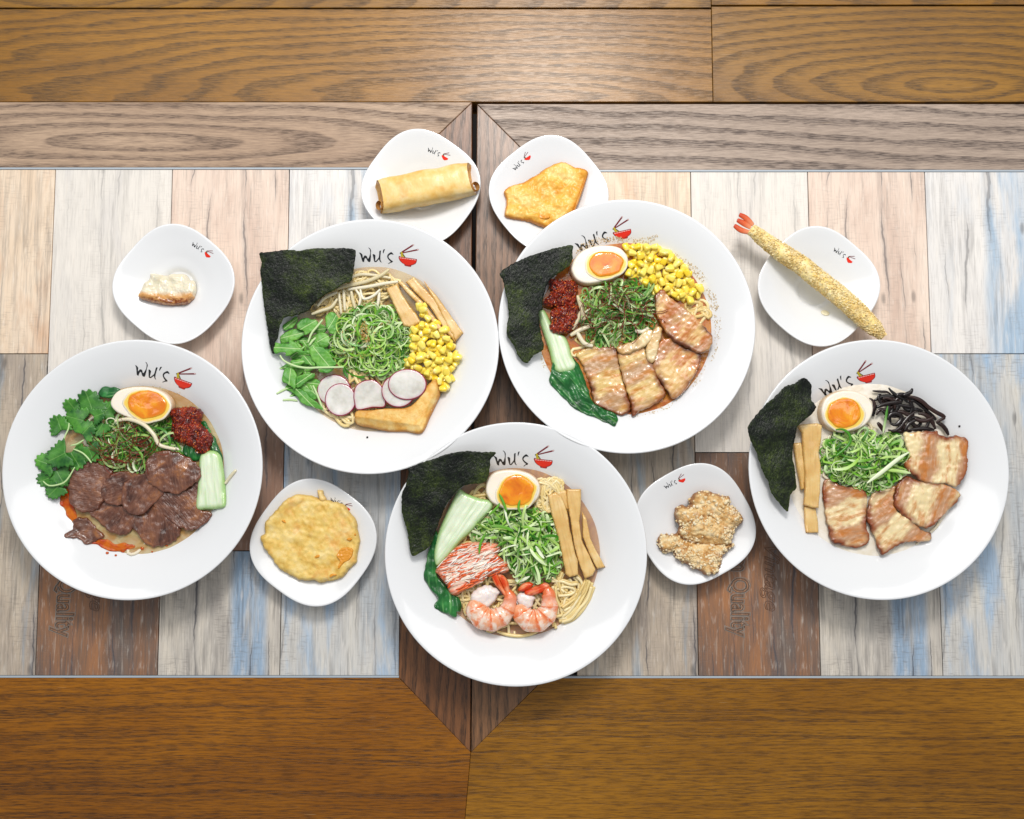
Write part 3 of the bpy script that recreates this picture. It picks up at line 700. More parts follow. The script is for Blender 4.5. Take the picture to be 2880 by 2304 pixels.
def mk_broth(name, c1, c2, alpha, scale=40, rough=0.06):
    m = MB(name, rough, 0.5); v = m.obj(); n = m.noise(v, scale, 4, 0.6, 0.8); m.col(m.mix(m.step(n, 0.38, 0.66), c1, c2)); m.set('Alpha', alpha)
    m.bump(m.noise(v, 70, 2), 0.25, 0.003); m.set('Specular IOR Level', 0.4); m.set('Coat Weight', 0.1); m.set('Coat Roughness', 0.03); return m.m
def mk_fried(name, stops, spot, rough=0.42, sc=85, edge=None, bs=0.7, bk=0.22):
    m = MB(name, rough, 0.3); v = m.luv(); n = m.noise(v, sc, 5, 0.62); b = m.noise(v, sc * 6, 3, 0.6); c = m.ramp(n, stops)
    bl = m.math('SUBTRACT', 1.0, m.step(m.voro(v, sc * 1.6), 0.1, 0.5)); c = m.mix(m.math('MULTIPLY', bl, bk), c, '#f6dfa6')
    c = m.mix(m.math('MULTIPLY', m.step(m.noise(m.map(v, loc=(3, 1, 2)), sc * 0.6, 4, 0.6), 0.54, 0.72), 0.7), c, spot)
    if edge: c = m.mix(m.math('SUBTRACT', 1.0, m.step(m.math('ADD', m.attr('edge'), m.math('MULTIPLY', m.math('SUBTRACT', n, 0.5), 0.006)), 0.0002, 0.004)), c, edge)
    m.col(c); m.bump(m.math('ADD', n, m.math('MULTIPLY', b, 0.45)), bs, 0.0014); sss(m, 0.08, (0.003, 0.002, 0.001)); return m.m
def mk_radish():
    m = MB('radish', 0.22, 0.5); v = m.luv(); e = m.attr('edge'); n = m.noise(v, 60, 4, 0.6); ray_ = m.noise(v, 25, 2)
    c = m.ramp(n, [(0.32, '#cfcbc0'), (0.5, '#e8e6de'), (0.68, '#fbf6f2')]); c = m.mix(m.step(e, 0.0008, 0.0014), '#a81250', c); c = m.mix(m.math('MULTIPLY', m.math('MULTIPLY', m.step(e, 0.0008, 0.0014), m.math('SUBTRACT', 1.0, m.step(e, 0.0014, 0.0040))), 0.4), c, '#e9b9c8')
    m.col(c); m.set('Alpha', 0.80); m.bump(n, 0.3, 0.0006); sss(m, 0.2); m.set('Coat Weight', 0.4); m.set('Coat Roughness', 0.08); return m.m
def mk_chili():
    m = MB('chili_paste', 0.25, 0.35); v = m.luv(); n = m.noise(v, 140, 5, 0.65); b = m.voro(v, 260)
    c = m.ramp(n, [(0.3, '#2a0603'), (0.48, '#661206'), (0.62, '#96280c'), (0.78, '#c05a24')]); m.col(m.mix(m.math('MULTIPLY', m.math('SUBTRACT', 1.0, m.step(b, 0.05, 0.25)), 0.4), c, '#c8552a'))
    m.bump(m.math('ADD', n, m.math('MULTIPLY', b, -0.6)), 1.0, 0.003); m.set('Coat Weight', 0.3); m.set('Coat Roughness', 0.1); return m.m
def mk_crab():
    m = MB('crab_stick', 0.32, 0.5); v = m.luv(); x, y, _ = m.sep(v); f = m.noise(m.map(v, (26, 260, 30)), 1.0, 4, 0.6, 0.5); n = m.noise(v, 40, 3)
    ya = m.attr('luv', 'Vector'); _, yy, _ = m.sep(ya); e = m.math('ADD', m.attr('edge'), m.math('MULTIPLY', m.math('SUBTRACT', n, 0.5), 0.010))
    red = m.math('SUBTRACT', 1.0, m.step(e, 0.002, 0.0095)); lines = m.math('SUBTRACT', 1.0, m.step(m.math('ABSOLUTE', m.math('SUBTRACT', f, 0.5)), 0.0, 0.07))
    c = m.mix(m.step(f, 0.35, 0.7), '#f3d9c0', '#fdf2e4'); c = m.mix(m.math('MULTIPLY', lines, m.step(n, 0.40, 0.6)), c, '#ea5a1c'); c = m.mix(m.math('MULTIPLY', red, m.math('ADD', 0.35, m.math('MULTIPLY', m.step(f, 0.35, 0.6), 0.5))), c, '#f0682c')
    m.col(c); m.bump(f, 1.0, 0.0028); sss(m, 0.12); return m.m
def mk_shrimp():
    m = MB('shrimp_flesh', 0.22, 0.5); v = m.attr('luv', 'Vector'); x, y, r = m.sep(v); oc = m.obj(); n = m.noise(oc, 110, 4, 0.6)
    s = m.math('FRACT', m.math('ADD', m.math('MULTIPLY', x, 7.0), m.math('MULTIPLY', m.math('SUBTRACT', n, 0.5), 0.35)))
    band = m.math('MULTIPLY', m.step(s, 0.55, 0.92), m.math('SUBTRACT', 1.0, m.step(s, 0.95, 1.0)))
    c = m.mix(m.math('MULTIPLY', m.step(n, 0.38, 0.60), 0.85), '#f8e2d0', '#f2995e'); c = m.mix(m.math('MULTIPLY', band, m.math('MULTIPLY', m.step(n, 0.30, 0.55), 0.95)), c, '#ea6f2c')
    c = m.mix(m.step(x, 0.62, 0.95), c, '#e8743a'); m.col(c); m.bump(n, 0.3, 0.001); sss(m, 0.25); m.set('Coat Weight', 0.5); m.set('Coat Roughness', 0.08); return m.m
def mk_corn():
    m = MB('corn_kernel', 0.22, 0.5); x, y, z = m.sep(m.obj()); r = m.rnd(); c = m.mix(r, '#ffdc2a', '#fff07c'); c = m.mix(m.math('MULTIPLY', m.step(x, -0.0020, -0.0056), 0.75), c, '#f8eab0')
    c = m.mix(m.math('MULTIPLY', m.step(m.noise(m.obj(), 300, 2), 0.5, 0.75), 0.25), c, '#e9a90f'); m.col(c); sss(m, 0.2, (0.003, 0.002, 0.0006)); m.set('Coat Weight', 0.3); m.set('Coat Roughness', 0.1); return m.m
def mk_tail():
    m = MB('shrimp_tail', 0.25, 0.35); v = m.luv(); n = m.noise(m.map(v, (60, 300, 60)), 1.0, 3, 0.6); g = m.noise(v, 60, 2)
    c = m.mix(m.step(n, 0.4, 0.65), '#d83c0c', '#ee8048'); m.col(m.mix(m.math('MULTIPLY', m.step(g, 0.5, 0.7), 0.6), c, '#f6c09a')); m.bump(n, 0.5, 0.001); sss(m, 0.1); return m.m
FM = dict(nori=mk_nori(), white=mk_eggwhite(), halo=mk_halo(), yolk=mk_yolk(), beef=mk_beef(), menma=mk_menma(), bokleaf=mk_bokleaf(), bokstem=mk_bokstem(), radish=mk_radish(), chili=mk_chili(), crab=mk_crab(), shrimp=mk_shrimp(), corn=mk_corn(),
    porkC=mk_pork('grilled_pork_amber', '#e2c078', '#bd9266', '#c97c1c', '#7e3a0c', 150), porkC2=mk_pork('grilled_pork_brown', '#e6bc78', '#b67c48', '#bd6414', '#64280a', 130, 1.0, -0.1),
    porkE=mk_pork('grilled_pork_pale', '#f0daa6', '#c4926a', '#c4741c', '#8a3e0c', 150, 1.0, -0.05), fat=mk_pork('pork_fat', '#ead2a0', '#dcb77c', '#d8a860', '#b07c3c', 60, 0.5),
    cilantro=mk_leaf('cilantro', '#185a1c', '#63ad3a', '#8cc064', 0.4, 0.35), arugula=mk_leaf('arugula', '#3f8c28', '#84c44e', '#c2e49c', 0.45, 0.8), tofu=mk_fried('fried_tofu', [(0.3, '#e0a244'), (0.5, '#efc26e'), (0.75, '#f8dc98')], '#d68f2c', 0.4, 90, '#c8862f'),
    wonton=mk_fried('fried_wonton', [(0.3, '#e09628'), (0.48, '#f4bf58'), (0.72, '#fde29a')], '#e0901e', 0.30, 50, '#cf8428', 0.5, 0.10), roll=mk_fried('fried_roll_skin', [(0.3, '#e4b054'), (0.5, '#f0cc80'), (0.75, '#fae6b4')], '#dc9c40', 0.3, 55, None, 0.35),
    batter=mk_fried('batter', [(0.3, '#d9a845'), (0.5, '#ecca72'), (0.75, '#f8e2a4')], '#e6a550', 0.45, 70, '#dcb866'), tempura=mk_fried('tempura_batter', [(0.3, '#f6d26c'), (0.5, '#ffe8a0'), (0.75, '#fff6d4')], '#f8dc92', 0.5, 120, None, 0.8), crumbf=mk_fried('tempura_crumb', [(0.3, '#f0cf7c'), (0.5, '#fbe6ac'), (0.75, '#fff4d4')], '#f2cc74', 0.6, 120, None, 0.2),
    chicken=mk_fried('chicken_crust', [(0.28, '#a5692e'), (0.45, '#d6a868'), (0.6, '#eed3a0'), (0.8, '#fbf0d6')], '#b98048', 0.5, 95, '#a06e44', 1.0),
    scallion=mk_strand('scallion', ['#256a0e', '#468f18', '#66a826', '#88c03c', '#a4d056', '#c2df88', '#eaf3d4'], 0.38, None, '#d3e6ae', 0.05), scallionD=mk_strand('scallion_dark', ['#17500c', '#2c6f14', '#4a8f20', '#70a834', '#9cc05c', '#dfe6c4'], 0.34, None, '#a9c47a', 0.05),
    flake=mk_strand('chili_flake', ['#4a0c04', '#8c1e08', '#c8441a', '#d8843c'], 0.2, s=0), thread=mk_strand('chili_thread', ['#4a150c', '#6e1f10', '#8a2c14'], 0.35, s=0), noodle=mk_strand('noodle', ['#e4c680', '#efd898', '#f6e6b8'], 0.22, s=0.15), noodleW=mk_strand('noodle_pale', ['#e0d0ac', '#ebdfc4', '#f2ead6'], 0.2, s=0.15), sprout=mk_strand('bean_sprout', ['#dccfa8', '#e8dec0', '#f0e9d4'], 0.2, s=0.3),
    fibre=mk_strand('crab_fibre', ['#e8541c', '#f0743a', '#f6dcc6', '#fbeee0', '#fff6ec'], 0.3, s=0.15), fungus=mk_strand('black_fungus', ['#0d0808', '#1c100e', '#331c16'], 0.2, s=0), tail=mk_tail(), tail2=mk_strand('tempura_tail', ['#c9401c', '#e0683a', '#eaa078'], 0.35, s=0.1), flesh=plain('shrimp_white', '#f2e6e0', 0.25, sss=0.4), stem=mk_strand('leaf_stem', ['#a8cf7c', '#c4dfa0', '#d8ebbd'], 0.35),
    crumb=mk_strand('garlic_crumb', ['#b8803c', '#cfa05c', '#e0bd80'], 0.6, s=0), oil=mk_broth('chili_oil', '#c63c04', '#e67a12', 0.78, 70), filling=plain('sweet_potato', '#e59a2e', 0.3), residue=plain('dried_broth', '#d6bd92', 0.6))

# ------------------------------------------------------------------ food builders
ZB = 0.0348
ZBK = dict(A=0.0350, B=0.0350, C=0.0374, D=0.0346, E=0.0362)
def broth(key, mat, label):
    b = BW[key]; V, F = [], []; rings, seg = 26, 96
    for i in range(rings + 1):
        for k in range(seg):
            a = 2 * math.pi * k / seg; r = (float(np.interp(ZBK[key], PZ, PR)) + 0.0006) * i / rings; z = ZBK[key] + 0.0003 * MN.noise(Vector((b.x * 9 + r * math.cos(a) * 60, r * math.sin(a) * 60, 1.0)))
            V.append((b.x + r * math.cos(a), b.y + r * math.sin(a), z))
    for i in range(rings):
        for k in range(seg):
            k2 = (k + 1) % seg; F.append((i * seg + k, (i + 1) * seg + k, (i + 1) * seg + k2, i * seg + k2))
    return tag(mesh_of('broth', V, F, None, mat), label, 'broth', kind='stuff')
def food(name, mat, key, crop, pts, label, cat, group=None, kind=None, **kw):
    f = (BW.get(key) or SA.get(key)).f if key else None
    return tag(slab(name, mat, S(crop, pts), floor=f, **kw), label, cat, group, kind)
def egg(key, pts, yolk, label, z=0.0365, t=0.011, tilt=None):
    b = BW[key]; w = S(key, pts); c = np.mean(w, 0); p = at(c[0], c[1], z)
    r = tag(empty('egg_half', (p.x, p.y, z)), label, 'egg', 'halved soft boiled eggs')
    slab('egg_white', FM['white'], w, z0=z, t=t, rnd=0.0028, floor=b.f, step=0.0011, parent=r, amp=0.0003, nf=60)
    top = lambda pt, k: None
    yc = np.mean(S(key, yolk), 0)
    hal = [(yc[0] + (x - yc[0]) * 1.22, yc[1] + (y - yc[1]) * 1.20 + 3) for x, y in S(key, yolk)]
    zt = z + t
    slab('yolk_rim', FM['halo'], hal, z0=zt + 0.00005, t=0.0005, rnd=0.0022, step=0.0011, rag=0.0018, ragf=90, parent=r, under=0.001)
    slab('yolk', FM['yolk'], S(key, yolk), z0=zt + 0.0003, t=0.0014, rnd=0.0035, amp=0.0005, nf=90, rag=0.0010, ragf=140, step=0.0008, parent=r, under=0.001)
    return r
def heap(name, mat, key, pts, n, label, cat, hmax=0.018, wid=(0.0011, 0.0024), length=(0.015, 0.04), curl=(0.006, 0.03), z=0.0362, seed=1, fold=0.09, group=None):
    rng = random.Random(seed); b = BW[key]; px = S(key, pts); c, poly = sample_in(px, int(n * 1.3), rng, z=z + hmax * 0.5)
    c = np.array(c); d = edge_dist(c, poly); dm = max(d.max(), 1e-4); V, F, A = [], [], []
    for i, (p, e) in enumerate(zip(c, d)):
        hh = hmax * min(1, (e / dm * 1.35)) ** 0.7; lev = rng.random() ** 0.6; z0 = max(z, b.f(p[0], p[1]) + 0.001) + hh * lev
        L = rng.uniform(*length); k = 1 / rng.uniform(*curl) * rng.choice((-1, 1)); th = rng.uniform(0, 6.283); sl = rng.uniform(-0.25, 0.25); m = 12; ds = L / m; dk = rng.uniform(-30, 30)
        x, y, zz = p[0], p[1], z0; path, nr = [], []; tw = rng.uniform(0, 1.0)
        for j in range(m + 1):
            path.append((x, y, max(zz, max(z, b.f(x, y)) + 0.0006))); nr.append(np.array([math.cos(th + 1.57) * math.sin(tw), math.sin(th + 1.57) * math.sin(tw), math.cos(tw)]))
            th += k * ds; k += dk * ds; x += math.cos(th) * ds; y += math.sin(th) * ds
            q_ = inside(np.array([[x, y]]), poly)[0]
            if not q_: th += math.atan2(math.sin(math.atan2(p[1] - y, p[0] - x) - th), math.cos(math.atan2(p[1] - y, p[0] - x) - th)) * 0.35; zz -= 0.0006
            zz += ds * (sl * math.cos(j / m * 3.1)); tw += rng.uniform(-0.25, 0.25)
        q2 = np.array(path)
        ribbon_geo(V, F, A, q2, nr, rng.uniform(*wid) * 0.78, rng.random(), fold)
    return tag(mesh_of(name, V, F, A, mat), label, cat, group, 'stuff')
def strands(name, mat, key, pts, n, label, cat, rad=0.0014, z=0.0352, hmax=0.003, length=(0.04, 0.09), curl=(0.018, 0.07), seed=1, seg=7, flat=0.9, kind='stuff', crop=None, rj=0.15, head=None):
    rng = random.Random(seed); b = BW[key]; c, poly = sample_in(S(crop or key, pts), n, rng, z=z); V, F, A = [], [], []
    for p in c:
        L = rng.uniform(*length); m = max(8, int(L / 0.0035)); ds = L / m; th = rng.uniform(0, 6.283) if head is None else R(head) + rng.uniform(-0.55, 0.55) + rng.choice((0, math.pi)); k = 1 / rng.uniform(*curl) * rng.choice((-1, 1)); x, y = p; z0 = z + rng.random() * hmax; path = []; ph = rng.uniform(0, 6)
        for j in range(m + 1):
            zz = z0 + 0.0008 * math.sin(j * 0.7 + ph); path.append((x, y, max(zz, b.f(x, y) + rad * 0.8))); th += k * ds; x += math.cos(th) * ds; y += math.sin(th) * ds
            if head is not None and j > 3 and not inside(np.array([[x, y]]), poly)[0]: break
            if not inside(np.array([[x, y]]), poly)[0]:
                tgt = math.atan2(p[1] - y, p[0] - x); th += math.atan2(math.sin(tgt - th), math.cos(tgt - th)) * 0.45
            elif rng.random() < 0.12: k = 1 / rng.uniform(*curl) * rng.choice((-1, 1))
        rr = rad * rng.uniform(1 - rj, 1 + rj); rad_ = [rr] * len(path); rad_[0] *= 0.6; rad_[-1] *= 0.6
        tube_geo(V, F, A, path, rad_, seg, flat, rng.random())
    return tag(mesh_of(name, V, F, A, mat), label, cat, None, kind)
def strand(name, mat, key, crop, pts, label, cat, rad, z=0.04, group=None, taper=0.7, zs=None, seg=8, flat=0.9, parent=None, rv=0.5):
    b = (BW.get(key) or SA.get(key)).f; w = [tuple(at(*S(crop, [p])[0], (zs[i] if zs else z))) for i, p in enumerate(pts)]
    path = crom(w, 0.002, closed=False, dim=3); path = [(p[0], p[1], max(p[2], b(p[0], p[1]) + rad * 0.9)) for p in path]; n = len(path)
    rr = [rad * (taper + (1 - taper) * min(1, 4 * min(i, n - 1 - i) / n + 0.0)) for i in range(n)]; V, F, A = [], [], []
    tube_geo(V, F, A, path, rr, seg, flat, rv); o = mesh_of(name, V, F, A, mat, parent)
    return tag(o, label, cat, group) if parent is None else o
def crumbs(name, mat, key, crop, pts, n, label, cat, size=(0.0005, 0.0016), z=0.05, seed=3, zj=0.003, parent=None, floor=True):
    rng = random.Random(seed); c, poly = sample_in(S(crop, pts), n, rng, z=z); V, F, A = [], [], []; f = (BW.get(key) or SA.get(key)).f
    T = [(0, 0, 1), (0.94, 0, -0.33), (-0.47, 0.81, -0.33), (-0.47, -0.81, -0.33), (0.4, 0.5, 0.5)]
    for p in c:
        s = rng.uniform(*size); i0 = len(V); M = Matrix.Rotation(rng.uniform(0, 6), 3, Vector((rng.random(), rng.random(), rng.random() + 0.1)).normalized()); rv = rng.random(); zz = max(z + rng.uniform(-zj, zj), f(p[0], p[1]) + s * 0.3)
        for t in T: q_ = M @ Vector(t); V.append((p[0] + q_.x * s, p[1] + q_.y * s, zz + q_.z * s)); A.append((0, 0, rv))
        F += [(i0, i0 + 1, i0 + 4), (i0, i0 + 4, i0 + 2), (i0 + 1, i0 + 2, i0 + 4), (i0, i0 + 2, i0 + 3), (i0, i0 + 3, i0 + 1), (i0 + 1, i0 + 3, i0 + 2)]
    o = mesh_of(name, V, F, A, mat, parent, smooth=False)
    return tag(o, label, cat, None, 'stuff')
CORN = []
def corn_mesh():
    for k in range(4):
        rng = random.Random(50 + k); bm = bmesh.new(); bmesh.ops.create_uvsphere(bm, u_segments=10, v_segments=7, radius=1.0)
        for v in bm.verts:
            p = v.co; x, y, z = p.x, p.y, p.z; e = lambda a: math.copysign(abs(a) ** 0.58, a)
            x, y, z = e(x), e(y), e(z); tp = 0.56 + 0.44 * (x * 0.5 + 0.5); den = 0.16 * max(0, x) * math.exp(-3 * (y * y + z * z))
            v.co = Vector(((x - den * 2) * 0.0049 * rng.uniform(0.96, 1.04), y * tp * 0.0043, z * tp * 0.0036))
        me = bpy.data.meshes.new('corn_kernel'); bm.to_mesh(me); bm.free(); me.materials.append(FM['corn']); me.polygons.foreach_set('use_smooth', [True] * len(me.polygons)); CORN.append(me)
corn_mesh()
def corn(key, pts, n, label, group, seed, z=0.0385, extra=()):
    rng = random.Random(seed); px = S(key, pts); b = BW[key].f; c, _ = sample_in(px, n, rng, 0.0066, z); c2, _ = sample_in(px, int(n * 0.5), rng, 0.0085, z)
    c0, _ = sample_in(px, int(n * 0.7), rng, 0.0062, z)
    for lev, cc in ((-0.6, c0), (0, c), (1, c2)):
        for p in cc:
            o = bpy.data.objects.new('corn_kernel', rng.choice(CORN)); COL.objects.link(o); zz = max(z, b(p[0], p[1]) + 0.003) + lev * 0.0048
            o.location = (p[0], p[1], zz); o.rotation_euler = (rng.uniform(-0.5, 0.5), rng.uniform(-0.6, 0.6), rng.uniform(0, 6.28)); s = rng.uniform(0.88, 1.1); o.scale = (s, s * rng.uniform(0.92, 1.08), s)
            tag(o, label, 'corn kernel', group)
def nori(key, pts, anchors, label, seed, crease=0.0012):
    A = [at(*S(key, [(a[0], a[1])])[0], a[2]) for a in anchors]; M = np.array([[p.x, p.y, 1] for p in A]); pl = np.linalg.solve(M, np.array([p.z for p in A]))
    return tag(slab('nori_sheet', FM['nori'], S(key, pts), plane=tuple(pl), t=0.0005, floor=BW[key].f, step=0.0012, rnd=0.0006, amp=0.0020, nf=42, amp2=0.0003, nf2=260, rag=0.0008, ragf=420, seed=seed, under=0.0002), label, 'seaweed', 'dried seaweed sheets')
def flakes(o):
    rng = random.Random(len(bpy.data.objects)); me = o.data; nv = len(me.vertices) // 2; V, F, A = [], [], []; L = o.location
    for _ in range(420):
        c = me.vertices[rng.randrange(nv)].co + L; s = rng.uniform(0.0004, 0.0015); i0 = len(V); M = Matrix.Rotation(rng.uniform(0, 6), 3, Vector((rng.random() - .5, rng.random() - .5, rng.random())).normalized()); rv = rng.random()
        for t in ((1, 0, -.3), (-.4, .8, -.3), (-.5, -.7, -.3), (0, 0, .6)): q_ = M @ Vector(t); V.append(c + q_ * s + Vector((0, 0, s * .2))); A.append((0, 0, rv))
        F += [(i0, i0 + 1, i0 + 3), (i0 + 1, i0 + 2, i0 + 3), (i0 + 2, i0, i0 + 3), (i0, i0 + 2, i0 + 1)]
    tag(mesh_of('chili_flakes', V, F, A, FM['flake'], o, smooth=False), kind='stuff')
# ------------------------------------------------------------------ bowl of beef noodles (A)
broth('A', mk_broth('broth_beef', '#dcc68c', '#c9923e', 0.62), 'clear amber broth in the beef noodle bowl')
food('chili_oil', FM['oil'], 'A', 'A', [(345,1030),(400,1000),(430,1060),(450,1160),(500,1230),(600,1290),(700,1320),(780,1330),(790,1350),(700,1368),(600,1345),(500,1300),(420,1190)], 'orange chili oil slick along the lower left edge of the beef noodle broth', 'chili oil', kind='stuff', z0=ZBK['A'] + 0.0003, t=0.0005, rnd=0.002, rag=0.0032, ragf=110)
for i, (cx, cy, r_) in enumerate([(725,1365,14),(840,1352,11),(690,1392,7),(640,1378,9),(985,1335,8),(1210,1165,12),(900,1372,6)]):
    food('oil_droplet', FM['oil'], 'A', 'A', ell(cx, cy, r_, r_ * .8, 20, 9), 'small round drop of orange chili oil near the lower edge of the beef broth', 'oil drop', 'chili oil drops in the beef bowl', z0=ZBK['A'] + 0.0003, t=0.0005, rnd=0.001, step=0.0008)
strands('noodles', FM['noodleW'], 'A', [(380,1010),(700,900),(1200,850),(1300,1000),(1230,1180),(1050,1330),(800,1365),(600,1320),(420,1160)], 14, 'pale noodles just under the beef slices', 'noodles', seed=11, rad=0.0016, z=.0322, hmax=.002)
strands('noodles', FM['noodleW'], 'A', [(480,600),(800,520),(1100,560),(1260,760),(900,880),(560,800)], 14, 'pale noodles under the green onion of the beef bowl', 'noodles', seed=12, rad=0.0016)
egg('A', [(657,500),(670,455),(710,415),(780,395),(860,392),(930,405),(990,435),(1022,475),(1028,515),(1005,560),(950,595),(880,608),(800,598),(730,572),(680,540)], [(752,480),(775,440),(830,420),(890,418),(950,440),(982,480),(985,520),(955,560),(900,580),(850,585),(800,560),(765,525)], 'half egg with glossy amber yolk beside the cilantro in the beef bowl', z=0.0385)
def leaf_px(c, cx, cy, s, ang, lob=3, teeth=0.10, nt=13, squ=1.0):
    out = []
    for k in range(84):
        a = -140 + 280 * k / 83; r = s * (0.70 + 0.30 * abs(math.cos(R(a * lob * 0.42)))) * (1 + 0.075 * math.sin(R(a * 17)))
        if abs(a) > 120: r *= 1 - 0.5 * (abs(a) - 120) / 20
        t = R(ang + a * squ); out.append((cx + r * math.cos(t), cy - r * math.sin(t)))
    b = R(ang); out.append((cx - s * 0.25 * math.cos(b), cy + s * 0.25 * math.sin(b))); return out
CIL = ['cilantro leaf tucked against the left tip of the egg in the beef bowl', 'broad dark cilantro leaf at the top edge of the heap, left of the egg', 'small cilantro leaf sticking out past the upper edge, left of the broad one', 'bluish cilantro leaf just under the broad top leaf', 'lone cilantro leaf on the bare rim, highest on the left side of the heap', 'cilantro leaf touching the dark beef at the lower left of the heap', 'low cilantro leaf folded over the rim, second from the bottom', 'lowest cilantro leaf, dipping toward the orange oil', 'large cilantro leaf between the brightest leaf and the green onion', 'cilantro leaf pointing down beside the red chili threads', 'cilantro leaf under the curved white bean sprout', 'dark cilantro leaf farthest left in the beef bowl', 'upright cilantro leaf in the middle of the heap', 'brightest yellow green cilantro leaf of the beef bowl', 'small glossy cilantro leaf right below the broad top leaf']
for i, (cx, cy, s, a) in enumerate([(1090,520,170,60),(900,420,215,110),(660,470,150,120),(740,610,200,165),(460,720,165,110),(430,1380,190,-60),(300,1440,160,200),(400,1590,160,225),(640,1120,200,-60),(870,1040,170,-70),(1040,700,150,240),(290,1240,180,160),(800,790,170,50),(480,1110,215,205),(960,560,130,20)]):
    z = 0.0385 + 0.0008 * i
    o = food('cilantro_leaf', FM['cilantro'], 'A', 'L', leaf_px('L', cx, cy, s * 1.08, a), CIL[i], 'cilantro leaf', 'cilantro leaves in the beef bowl', z0=z, t=0.0006, step=0.0009, rnd=0.0005, amp=0.0022, nf=70, axis=a, seed=i * 1.7)
food('spinach_leaf', FM['bokleaf'], 'A', 'L', [(990,240),(1040,160),(1100,135),(1170,150),(1230,145),(1310,185),(1270,240),(1200,300),(1100,300),(1030,280)], 'dark folded green leaf tip behind the egg of the beef bowl', 'leaf', z0=0.041, t=0.001, amp=0.0025, nf=80)
CSL = ['cilantro stalk of the lone leaf on the rim', 'cilantro stalk curling along the lowest leaves', 'cilantro stalk running from the brightest leaf toward the chili threads', 'short cilantro stalk above the brightest leaf']
for i, pts in enumerate([[(500,930),(520,850),(570,740),(580,660)], [(210,1490),(290,1550),(420,1540),(540,1480),(660,1290)], [(640,1030),(760,1080),(840,1150),(900,1230)], [(600,980),(690,960),(790,900)]]):
    strand('cilantro_stalk', FM['stem'], 'A', 'L', pts, CSL[i], 'stem', 0.0009, z=0.047 + 0.001 * i, group='cilantro stems in the beef bowl')
heap('scallion_shreds', FM['scallionD'], 'A', [(545,760),(570,650),(650,590),(760,570),(880,570),(960,590),(1010,640),(1060,760),(1050,830),(960,870),(870,880),(760,900),(640,880),(570,840)], 230, 'dark green onion shreds under red chili threads in the beef bowl', 'green onion', hmax=0.013, seed=21, wid=(0.0016, 0.0034))
strand('bean_sprout', FM['sprout'], 'A', 'A', [(680,600),(760,588),(850,620),(910,680),(945,740),(1040,765)], 'long curved white bean sprout over the green onion of the beef bowl', 'bean sprout', 0.0022, zs=[.049,.051,.052,.052,.051,.049])
strand('bean_sprout', FM['sprout'], 'A', 'A', [(1330,970),(1360,935),(1405,890)], 'short pale sprout end lying on the bare rim of the beef bowl', 'bean sprout', 0.0018, z=0.040)
def threads(key, crop, pts, n, label, z, seed, zj=0.006):
    rng = random.Random(seed); c, poly = sample_in(S(crop, pts), n, rng, z=z); V, F, A = [], [], []
    for p in c:
        th = rng.uniform(0, 6.28); k = rng.uniform(-70, 70); L = rng.uniform(0.012, 0.034); m = 10; x, y = p; zz = z + rng.uniform(-0.002, zj); sl = rng.uniform(-0.2, 0.2); path = []
        for j in range(m): path.append((x, y, zz)); th += k * L / m; k += rng.uniform(-40, 40); x += math.cos(th) * L / m; y += math.sin(th) * L / m; zz += sl * L / m
        tube_geo(V, F, A, path, rng.uniform(0.00022, 0.00042), 5, 1.0, rng.random())
    return tag(mesh_of('chili_threads', V, F, A, FM['thread']), label, 'chili threads', None, 'stuff')
threads('A', 'A', [(580,780),(640,700),(720,600),(800,640),(900,700),(930,780),(850,850),(740,870),(640,860)], 75, 'fine dark red chili threads on the green onion of the beef bowl', 0.049, 31)
cp = food('chili_paste', FM['chili'], 'A', 'A', [(985,530),(1040,520),(1110,512),(1180,525),(1195,570),(1180,610),(1220,650),(1255,690),(1250,740),(1215,795),(1170,790),(1140,760),(1090,735),(1040,715),(1005,690),(1010,640),(1015,590)], 'lumpy dark red chili paste mound between egg and bok choy in the beef bowl', 'chili paste', z0=0.039, t=0.009, rnd=0.009, amp=0.0028, nf=190, amp2=0.0012, nf2=520, step=0.0009, rag=0.0016, ragf=330)
flakes(cp)
def bokchoy(key, crop, stem, leaf, label, z=0.0375, zl=0.037, axis_s=None, axis_l=None, leaf_t=0.0022):
    w = S(crop, stem); c = np.mean(w, 0); p = at(c[0], c[1], z); r = tag(empty('bok_choy', (p.x, p.y, z)), label, 'bok choy', 'bok choy pieces'); f = BW[key].f
    slab('stem', FM['bokstem'], w, z0=z, t=0.0055, rnd=0.006, floor=f, parent=r, amp=0.0005, nf=90, axis=axis_s, ridge=(0.00022, 170, 4.0))
    slab('leaf', FM['bokleaf'], S(crop, leaf), z0=zl, t=leaf_t, rnd=0.003, floor=f, parent=r, amp=0.0022, nf=75, amp2=0.0007, nf2=260, rag=0.0012, ragf=160, axis=axis_l, ridge=(0.0008, 100, 6.0))
    return r
bokchoy('A', 'A', [(1160,1115),(1165,1000),(1172,880),(1185,800),(1245,770),(1300,800),(1322,900),(1332,1000),(1338,1098),(1290,1118),(1220,1122)], [(1195,600),(1240,650),(1285,730),(1312,800),(1318,860),(1270,830),(1240,800),(1200,820),(1130,830),(1080,760)], 'bok choy piece with broad pale stem right of the beef slices', z=0.039, axis_s=95, axis_l=100)
